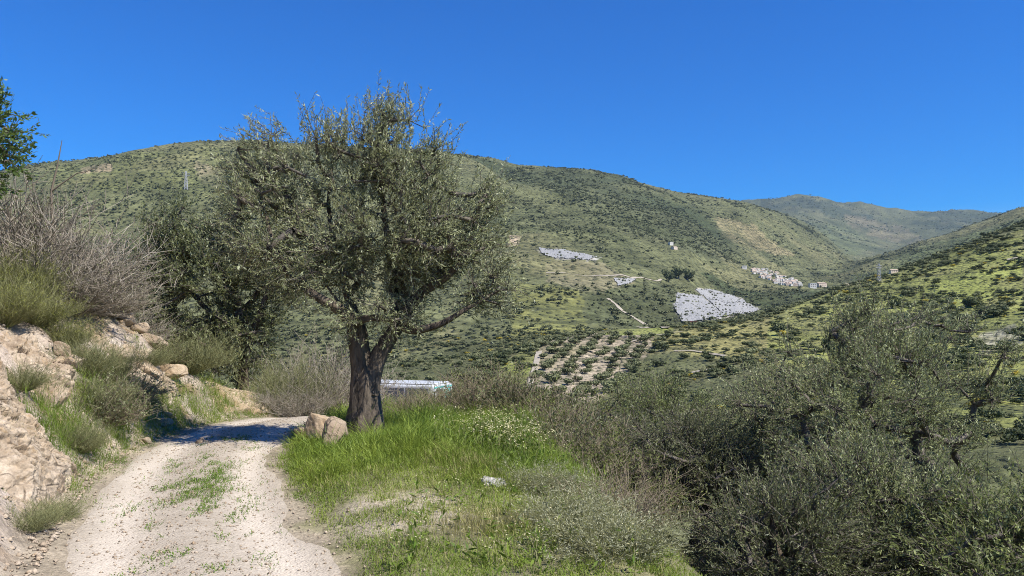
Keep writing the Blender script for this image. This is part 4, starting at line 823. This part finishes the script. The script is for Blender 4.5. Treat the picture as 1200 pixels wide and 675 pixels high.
tk = mesh('trunk', *tubes(np.array([[(0, 0, -.3), (.05, 0, .2), (0, .03, .55)]]), np.array([[.07, .055, .03]]), 6), M['branch'])
rng = np.random.default_rng(17); no = 0
PLANT = [(618,455),(628,408),(690,392),(765,394),(758,415),(735,440),(705,468),(640,474)]
pa = hit(640, 450, 120, 400); pb = hit(700, 400, 120, 400); ang = math.atan2(pb[1] - pa[1], pb[0] - pa[0]); ca, sa = math.cos(ang), math.sin(ang)
gi, gj = np.meshgrid(np.arange(-14, 15), np.arange(-6, 30), indexing='ij'); gi = gi.ravel() * 5.8 + rng.normal(size=gi.size) * .7; gj = gj.ravel() * 5.8 + rng.normal(size=gj.size) * .9
x = pa[0] + ca * gj - sa * gi; y = pa[1] + sa * gj + ca * gi; k = (y > 130) & (y < 360); x, y = x[k], y[k]; z = H(x, y)
k = inpoly(x / y * F + CX, HZ - (z - EYE) / y * F, PLANT) & (rng.random(len(x)) > .1)
for xx, yy, zz in zip(x[k], y[k], z[k]):
    s = 2.4 + 1.5 * rng.random(); r = thing('orchard_olive', 'young round olive tree in rows on the pale soil of the plantation', 'tree', (xx, yy, zz - .05), rng.random() * 6, 'olive trees of the plantation', (s, s, s * .85))
    obj('crown', orch[no % 3], r); obj('trunk', tk, r); no += 1
# scrub on the spur: the nearest 300 in view as single shrubs, the rest as one mass
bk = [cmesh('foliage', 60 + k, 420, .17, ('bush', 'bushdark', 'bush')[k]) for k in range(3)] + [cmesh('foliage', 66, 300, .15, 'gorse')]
def spur_points(n, y0, y1, seed):
    rng = np.random.default_rng(seed); y = np.sqrt(y0 * y0 + (y1 * y1 - y0 * y0) * rng.random(n)); x = (rng.random(n) * 1.5 - .75) * y; z = H(x, y); px = x / y * F + CX; py = HZ - (z - EYE) / y * F
    k = ~inpoly(px, py, PLANT) & ~inpoly(px, py, COVER[2][0]); d = fbm(x / 20, y / 26, 54, 3); k &= rng.random(n) < (.3 + .9 * sstep(-.2, .35, d)) * (.2 + 1.1 * sstep(-.15, .2, fbm(x / 9, y / 14, 58, 3))); return x[k], y[k], z[k], px[k], py[k], rng
x, y, z, px, py, rng = spur_points(30000, 85, 520, 18)
vis = (px > 560) & (px < 1205) & (y > 110) & (py < np.interp(px, [560, 700, 850, 1000, 1080, 1100, 1200], [450, 430, 400, 370, 390, 450, 480])); order = np.argsort(np.where(vis, y, 1e9)); ns = 0; single = np.zeros(len(x), bool)
for i in order[:300]:
    single[i] = True; k = rng.random(); m = 3 if k > .93 else (1 if k > .55 else (0 if k > .25 else 2)); s = (1.8 + 2.8 * rng.random() ** 1.5) * (.5 if m == 3 else 1)
    r = thing('hillside_shrub' if m < 3 else 'gorse_bush', 'grey-green shrub dotted over the grassy spur across the gully' if m < 3 else 'yellow flowering gorse on the grassy spur across the gully', 'shrub', (x[i], y[i], z[i] - .1), rng.random() * 6, 'scrub on the spur' if m < 3 else 'gorse on the spur', (s, s, s * .72))
    obj('foliage', bk[m], r)
def blob_mass(name, label, x, y, z, s, srcs, weights, seed, squash=1.0):
    """many alike plants as one object: points carrying instances of a few leafy clumps"""
    rng = np.random.default_rng(seed); n = len(x); me = mesh(name, np.stack([x, y, z - .05 * s], 1), [], None, False, {'size': s, 'sort': rng.choice(len(srcs), n, p=np.array(weights) / sum(weights)).astype(float), 'turn': rng.random(n) * 6.28})
    o = tag(obj(name, me), label, None, None, 'stuff'); ng = bpy.data.node_groups.new(name, 'GeometryNodeTree'); ng.interface.new_socket('Geometry', in_out='INPUT', socket_type='NodeSocketGeometry'); ng.interface.new_socket('Geometry', in_out='OUTPUT', socket_type='NodeSocketGeometry')
    N = ng.nodes.new; Lk = ng.links.new; gi = N('NodeGroupInput'); go = N('NodeGroupOutput'); jn = N('GeometryNodeJoinGeometry')
    def named(nm): a_ = N('GeometryNodeInputNamedAttribute'); a_.data_type = 'FLOAT'; a_.inputs['Name'].default_value = nm; return a_.outputs['Attribute']
    sz, so, tu = named('size'), named('sort'), named('turn'); sc = N('ShaderNodeCombineXYZ'); zq = N('ShaderNodeMath'); zq.operation = 'MULTIPLY'; zq.inputs[1].default_value = squash; Lk(sz, zq.inputs[0]); Lk(sz, sc.inputs[0]); Lk(sz, sc.inputs[1]); Lk(zq.outputs[0], sc.inputs[2]); rt = N('ShaderNodeCombineXYZ'); Lk(tu, rt.inputs[2])
    for k, m_ in enumerate(srcs):
        src = bpy.data.objects.new(name + '_plant', m_); oi = N('GeometryNodeObjectInfo'); oi.inputs['Object'].default_value = src; ip = N('GeometryNodeInstanceOnPoints'); cm = N('FunctionNodeCompare'); cm.data_type = 'FLOAT'; cm.operation = 'EQUAL'; Lk(so, cm.inputs[0]); cm.inputs[1].default_value = k; cm.inputs['Epsilon'].default_value = .1
        Lk(gi.outputs[0], ip.inputs['Points']); Lk(cm.outputs[0], ip.inputs['Selection']); Lk(oi.outputs['Geometry'], ip.inputs['Instance']); Lk(rt.outputs[0], ip.inputs['Rotation']); Lk(sc.outputs[0], ip.inputs['Scale']); Lk(ip.outputs[0], jn.inputs[0])
    Lk(jn.outputs[0], go.inputs[0]); md = o.modifiers.new('plants', 'NODES'); md.node_group = ng; return o
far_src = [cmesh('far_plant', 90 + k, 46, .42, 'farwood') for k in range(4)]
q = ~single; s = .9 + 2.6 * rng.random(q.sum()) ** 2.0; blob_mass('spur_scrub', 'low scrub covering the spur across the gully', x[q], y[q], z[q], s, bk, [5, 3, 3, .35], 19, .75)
def slope_points(n, y0, y1, seed):
    rng = np.random.default_rng(seed); y = np.sqrt(y0 * y0 + (y1 * y1 - y0 * y0) * rng.random(n)); x = (rng.random(n) * 1.45 - .72) * y; z = H(x, y); return x, y, z, x / y * F + CX, HZ - (z - EYE) / y * F, rng
NET = [([(793,343),(822,347),(850,370),(838,374),(800,379),(790,362)], 'grey-blue netting over terraced trees in the valley, left of the white wedge'), ([(813,339),(835,339),(868,350),(891,364),(870,369),(850,371),(826,349)], 'white wedge-shaped netted plot pointing at the village'),
       ([(631,291),(668,294),(702,301),(690,305),(650,303),(634,298)], 'long pale netted plot high on the slope right of the old olive'), ([(719,326),(748,327),(740,332),(724,336)], 'small pale netted plot above the winding track')]
def nets(px, py): m = np.zeros(px.shape, bool); [m.__ior__(inpoly(px, py, p)) for p, _ in NET]; return m
WOOD = [[(820,325),(940,340),(965,362),(880,366),(850,345)], [(690,330),(790,335),(795,385),(740,383),(690,375)], [(640,215),(800,245),(870,310),(820,300),(700,260)]]
x, y, z, px, py, rng = slope_points(150000, 430, 2600, 20); d = fbm(x / 130, y / 160, 55, 4); g = fbm(x / 330, y / 420, 22, 3, .5, True)
dens = .12 + .75 * sstep(-.15, .3, d) + .35 * sstep(-.1, -.4, g)
dens *= .12 + 1.25 * sstep(-.12, .22, fbm(x / 36, y / 52, 57, 3))
for w in WOOD: dens += .5 * inpoly(px, py, w)
for p, y0, y1, c, k in (COVER[12], COVER[15], COVER[16], COVER[17]): dens *= 1 - .85 * inpoly(px, py, p)
k = (rng.random(len(x)) < dens) & ~nets(px, py); x, y, z = x[k], y[k], z[k]; s = (1.5 + 4.2 * rng.random(len(x)) ** 3) * (1 + .35 * sstep(700, 2000, y))
blob_mass('valley_woodland', 'scattered trees and scrub covering the far hillsides', x, y, z, s, far_src, [1, 1, 1, 1], 21, .72)
x, y, z, px, py, rng = slope_points(30000, 2700, 7000, 27); k = rng.random(len(x)) < .1 + .9 * sstep(-.05, .25, fbm(x / 260, y / 330, 59, 4)) + .4 * inpoly(px, py, COVER[18][0]) + .4 * inpoly(px, py, COVER[19][0])
blob_mass('mountain_scrub', 'dark thickets on the far mountain ridge', x[k], y[k], z[k], 5 + 9 * rng.random(k.sum()) ** 2, far_src, [1, 1, 1, 1], 28, .6)
# terraced rows on the left hill
rng = np.random.default_rng(22); X = []
for py in np.arange(176, 262, 3.4):
    for px in np.arange(30, 420, 4.6): X.append((px + rng.normal() * 1.2, py + 6 * math.sin(px / 60) + rng.normal() * .6))
X = [p for p in X if rng.random() < .4]; X = np.array(X); pts = hits(X[:, 0], X[:, 1], 560, 1700); pts = pts[pts[:, 1] < 1650]
blob_mass('terrace_trees', 'rows of small trees on the terraced hill behind the left bank', pts[:, 0], pts[:, 1], pts[:, 2], 2.8 + 1.6 * rng.random(len(pts)), far_src, [1, 1, 1, 1], 23, 1.0)
# individual dark trees that stand out
big = [cmesh('crown', 80 + k, 700, .13, 'bushdark') for k in range(2)]
for k, (a, b, s, l) in enumerate([(783,330,15,'left of three large dark round trees above the grey netting'), (795,327,18,'tallest of three large dark round trees above the grey netting'), (806,329,14,'right of three large dark round trees above the grey netting')]):
    p = hit(a, b, 500, 1400); r = thing('round_tree', l, 'tree', p, k, 'dark trees above the netting', (s, s, s)); obj('crown', big[k % 2], r); obj('trunk', tk, r)
for a, b, s, l in [(916,392,5.5,'dark bushy tree on the spur above the large right olive'), (968,412,4.5,'dark green tree on the spur showing over the large right olive'), (1132,360,4.5,'dark tree in the middle of the right hillside'), (1045,362,5,'dark bush on the right hillside under the pylon')]:
    p = hit(a, b, 100, 480); r = thing('hillside_tree', l, 'tree', (p[0], p[1], p[2] - .2), a, None, (s, s, s)); obj('crown', big[0], r); obj('trunk', tk, r)
# ------------------------------------------------------------------ netted plots, tracks, village
t = NT('net'); n1 = t.noise(.9, 4, .6); M['net'] = t.done(t.bsdf(t.mix(t.ramp(n1, [(.38, 0.0), (.6, 1.0)]), (0.17, 0.175, 0.175), (0.32, 0.315, 0.30)), .8)); M['pale_track'] = m_flat('pale_track', (0.33, 0.29, 0.225), .95, .25, .2)
rng = np.random.default_rng(24); NB = []
for pl, lab in NET:
    A = np.array(pl, float); qx = np.arange(A[:, 0].min() - .5, A[:, 0].max() + .5, .7); qy = np.arange(A[:, 1].min() - .5, A[:, 1].max() + .5, .7); QX, QY = np.meshgrid(qx, qy)
    ins = inpoly(QX + .8 * vnoise(QX / 3, QY / 2, 7), QY + .6 * vnoise(QX / 3, QY / 3, 8), pl); c = hits(QX.ravel(), QY.ravel(), 420, 1500); root = thing('netted_plot', lab, 'netting', tuple(c[ins.ravel()][0]), 0, 'netted plots in the valley')
    ny_, nx2 = QX.shape; i = np.arange(ny_ * nx2).reshape(ny_, nx2); z = c[:, 2] + .8 + 1.0 * fbm(c[:, 0] / 5.0, c[:, 1] / 3.0, 9, 3); q4 = np.stack([i[1:, :-1], i[1:, 1:], i[:-1, 1:], i[:-1, :-1]], -1).reshape(-1, 4)
    ok = ins.ravel()[q4].all(1) & (np.ptp(c[:, 1][q4], axis=1) < 40); obj('net_sheet', mesh('net_sheet', np.stack([c[:, 0], c[:, 1], z], 1) - np.array(root.location), q4[ok], M['net'], True), root)
    for r_ in np.arange(A[:, 1].min() + 1, A[:, 1].max(), 2.7):
        for p_ in np.arange(A[:, 0].min(), A[:, 0].max(), 2.3):
            e_ = (p_ + rng.normal() * 1.4, r_ + .08 * (p_ - A[:, 0].mean()) + rng.normal() * .35)
            if inpoly(np.array([e_[0]]), np.array([e_[1]]), pl)[0] and rng.random() < .45: NB.append(e_)
NB = np.array(NB); NB = hits(NB[:, 0], NB[:, 1], 420, 1500)
blob_mass('netted_trees', 'small dark trees poking out between the rows of netting', NB[:, 0], NB[:, 1], H(NB[:, 0], NB[:, 1]), 1.3 + 1.7 * rng.random(len(NB)) ** 2, far_src, [1, 1, 1, 1], 25, 1.1)
def path(name, pts, wid, label, y0=100, y1=2600):
    c = hits([q[0] for q in pts], [q[1] for q in pts], y0, y1); d = np.r_[0, np.cumsum(np.linalg.norm(np.diff(c[:, :2], axis=0), axis=1))]; q = np.linspace(0, d[-1], max(20, int(d[-1] / 2)))
    x = np.interp(q, d, c[:, 0]); y = np.interp(q, d, c[:, 1]); tx, ty = np.gradient(x), np.gradient(y); l = np.hypot(tx, ty) + 1e-9; wv = wid / 2 * (1 + .3 * vnoise(q / 9, q * 0, 5))
    V = np.stack([np.stack([x - ty / l * wv * k, y + tx / l * wv * k], 1) for k in (-1, -.33, .33, 1)], 1); z = H(V[..., 0], V[..., 1]) + .25 + .0003 * V[..., 1]; V = np.concatenate([V, z[..., None]], -1); i = np.arange(len(q) * 4).reshape(-1, 4)
    Q = np.stack([i[:-1, :-1], i[1:, :-1], i[1:, 1:], i[:-1, 1:]], -1).reshape(-1, 4); tag(obj(name, mesh(name, V, Q, M['pale_track'], True)), label, None, None, 'structure')
path('hill_track', [(712,350),(722,357),(733,367),(745,374),(757,381)], 3.4, 'white dirt track winding down the slope left of the netting', 420, 1200)
path('hill_track', [(748,384),(765,384),(780,385)], 4, 'short pale track at the end of the grassy field', 250, 900)
path('hill_track', [(782,446),(800,440),(818,436),(838,433)], 2.0, 'curved pale track on the near spur', 120, 420)
path('hill_track', [(735,402),(755,397),(785,391),(800,389)], 1.5, 'footpath from the plantation up to the spur crest', 120, 420)
path('hill_track', [(620,458),(626,436),(632,412)], 1.8, 'pale track along the left edge of the plantation', 120, 420)
path('hill_track', [(790,412),(830,414),(850,418)], 1.1, 'thin path across the spur below the netting', 120, 420)
path('hill_road', [(640,320),(690,324),(740,326),(775,328)], 2.2, 'pale road cut along the far slope', 500, 1500)
path('hill_road', [(1180,305),(1190,303),(1202,302)], 2.5, 'thin track near the top of the right hillside', 200, 520)
M['house_wall'] = m_flat('white_render', (0.66, 0.63, 0.56), .85, .08, .3); M['house_wall2'] = m_flat('cream_render', (0.60, 0.50, 0.39), .85, .08, .3); M['tile_roof'] = m_flat('tile_roof', (0.50, 0.39, 0.30), .85, .2, .8); M['shutter'] = m_flat('dark_window', (0.07, 0.065, 0.06), .4, .1); M['rust'] = m_flat('rust_sheet', (0.24, 0.075, 0.05), .7, .2)
def house_kit(w, d, h, flat, wall):
    wl_ = bm_box(-w / 2, w / 2, -d / 2, d / 2, -3, h); a = bpy.data.meshes.new('wall'); wl_.to_mesh(a); wl_.free(); a.materials.append(M[wall])
    if flat: rf = bm_box(-w / 2 - .15, w / 2 + .15, -d / 2 - .15, d / 2 + .15, h + .003, h + .5)
    else:
        rf = bmesh.new(); e = .4; vs = [rf.verts.new(v) for v in [(-w/2-e, -d/2-e, h), (w/2+e, -d/2-e, h), (w/2+e, d/2+e, h), (-w/2-e, d/2+e, h), (-w/2-e, 0, h + d * .28), (w/2+e, 0, h + d * .28)]]
        for f in ((0, 1, 5, 4), (2, 3, 4, 5), (0, 4, 3), (1, 2, 5), (3, 2, 1, 0)): rf.faces.new([vs[k] for k in f])
    b = bpy.data.meshes.new('roof'); rf.to_mesh(b); rf.free(); b.materials.append(M[wall if flat else 'tile_roof'])
    wn_ = bm_box(-.55, .55, -.06, .06, -.7, .7); c = bpy.data.meshes.new('window'); wn_.to_mesh(c); wn_.free(); c.materials.append(M['shutter'])
    wins = [(sx * w * .27, -d / 2 - .03, zz) for sx in (-1, 0, 1) for zz in ((1.6, 4.6) if h > 5 else (1.6,))]
    return a, b, c, wins
HK = [house_kit(10, 8, 6, False, 'house_wall'), house_kit(8, 8, 7, True, 'house_wall'), house_kit(12, 8, 5.5, False, 'house_wall2'), house_kit(9, 7, 8, True, 'house_wall')]
def house(px, py, k, label, group=None, s=1.0, y0=500, y1=2500, name='house'):
    p = hit(px, py, y0, y1); a, b, c, wins = HK[k]; r = thing(name, label, 'house', (p[0], p[1], p[2] + .4), rng.normal() * .35 + .2, group, (s, s, s * .68)); obj('wall', a, r); obj('roof', b, r)
    for q in wins: obj('window', c, r, q)
for k in range(130):
    f = rng.random(); a = 880 + 58 * f; b = 316.5 + 17.5 * f + (rng.random() - .45) * (4 + 9 * math.sin(math.pi * min(1, f * 1.05)))
    house(a, b, int(rng.choice([0, 0, 1, 2, 3])), 'small white house packed into the village on the valley slope', 'village houses', .4 + .22 * rng.random(), 900, 2200)
house(952, 337, 1, 'large cream building standing alone right of the village', None, 1.15, 700, 2200); house(962, 336, 2, 'low building beside the large cream one', None, 1.2, 700, 2200); house(993, 338, 0, 'small pale house at the valley floor right of the village', None, 1.2, 700, 2200)
house(786, 287, 1, 'white farmhouse on the slope above the village', None, .7, 700, 2200); house(790, 292, 2, 'long pale farm shed just below the white farmhouse', None, .7, 700, 2200); house(872, 315, 1, 'lone white house left of the village', None, .9, 900, 2200); house(1138, 268, 1, 'tiny white house on the far mountain slope', None, 3.0, 3000, 6000); house(1047, 329, 2, 'pale flat building behind the crest of the right hillside', None, .33, 420, 900)
p = hit(810, 379, 300, 900); r = thing('rusty_shed', 'rust-red metal shed below the grey netting', 'shed', p, .2); bm_obj('wall', bm_box(-4, 4, -1.5, 1.5, -1, 1.8), 'rust', r); bm_obj('roof', bm_box(-4.2, 4.2, -1.7, 1.7, 1.803, 1.95), 'rust', r)
def pylon(px, py, hgt, label, y0, y1):
    p = hit(px, py, y0, y1); r = thing('pylon', label, 'pylon', p, .3); w = hgt * .09; L = []
    for sx, sy in ((-1, -1), (1, -1), (1, 1), (-1, 1)): L.append([(sx * w, sy * w, -1), (sx * w * .3, sy * w * .3, hgt)])
    for k in range(6):
        z0, z1 = hgt * k / 6, hgt * (k + 1) / 6; s0, s1 = w * (1 - .7 * k / 6), w * (1 - .7 * (k + 1) / 6)
        for sy in (-1, 1): L.append([(-s0, sy * s0, z0), (s1, sy * s1, z1)]); L.append([(s0, sy * s0, z0), (-s1, sy * s1, z1)])
    obj('mast', mesh('mast', *tubes(np.array(L), np.full((1, 2), .012 * hgt), 4), M['steel']), r)
    obj('cross_arm', mesh('cross_arm', *tubes(np.array([[(-w * 2.2, 0, hgt * q), (w * 2.2, 0, hgt * q)] for q in (.78, .9)]), np.full((1, 2), .011 * hgt), 4), M['steel']), r)
pylon(1030, 330, 9, 'grey lattice pylon on the crest of the right hillside', 350, 600); pylon(218, 222, 24, 'thin lattice mast on the terraced hill left of the old olive', 600, 1500)

# ------------------------------------------------------------------ air
t = bpy.data.materials.new('haze'); t.use_nodes = True; t.node_tree.nodes.clear(); ov = t.node_tree.nodes.new('ShaderNodeOutputMaterial'); pv = t.node_tree.nodes.new('ShaderNodeVolumePrincipled')
pv.inputs['Color'].default_value = (0.50, 0.73, 1.0, 1); pv.inputs['Density'].default_value = 3.4e-5; t.node_tree.links.new(pv.outputs[0], ov.inputs['Volume'])
hb = bmesh.new(); bmesh.ops.create_cube(hb, size=1)
for v in hb.verts: v.co = (v.co.x * 30000, 4650 + v.co.y * 9800, 640 + v.co.z * 1500)
hm = bpy.data.meshes.new('haze'); hb.to_mesh(hm); hb.free(); hm.materials.append(t); tag(obj('haze', hm), 'thin blue haze filling the valley air', None, None, 'stuff')
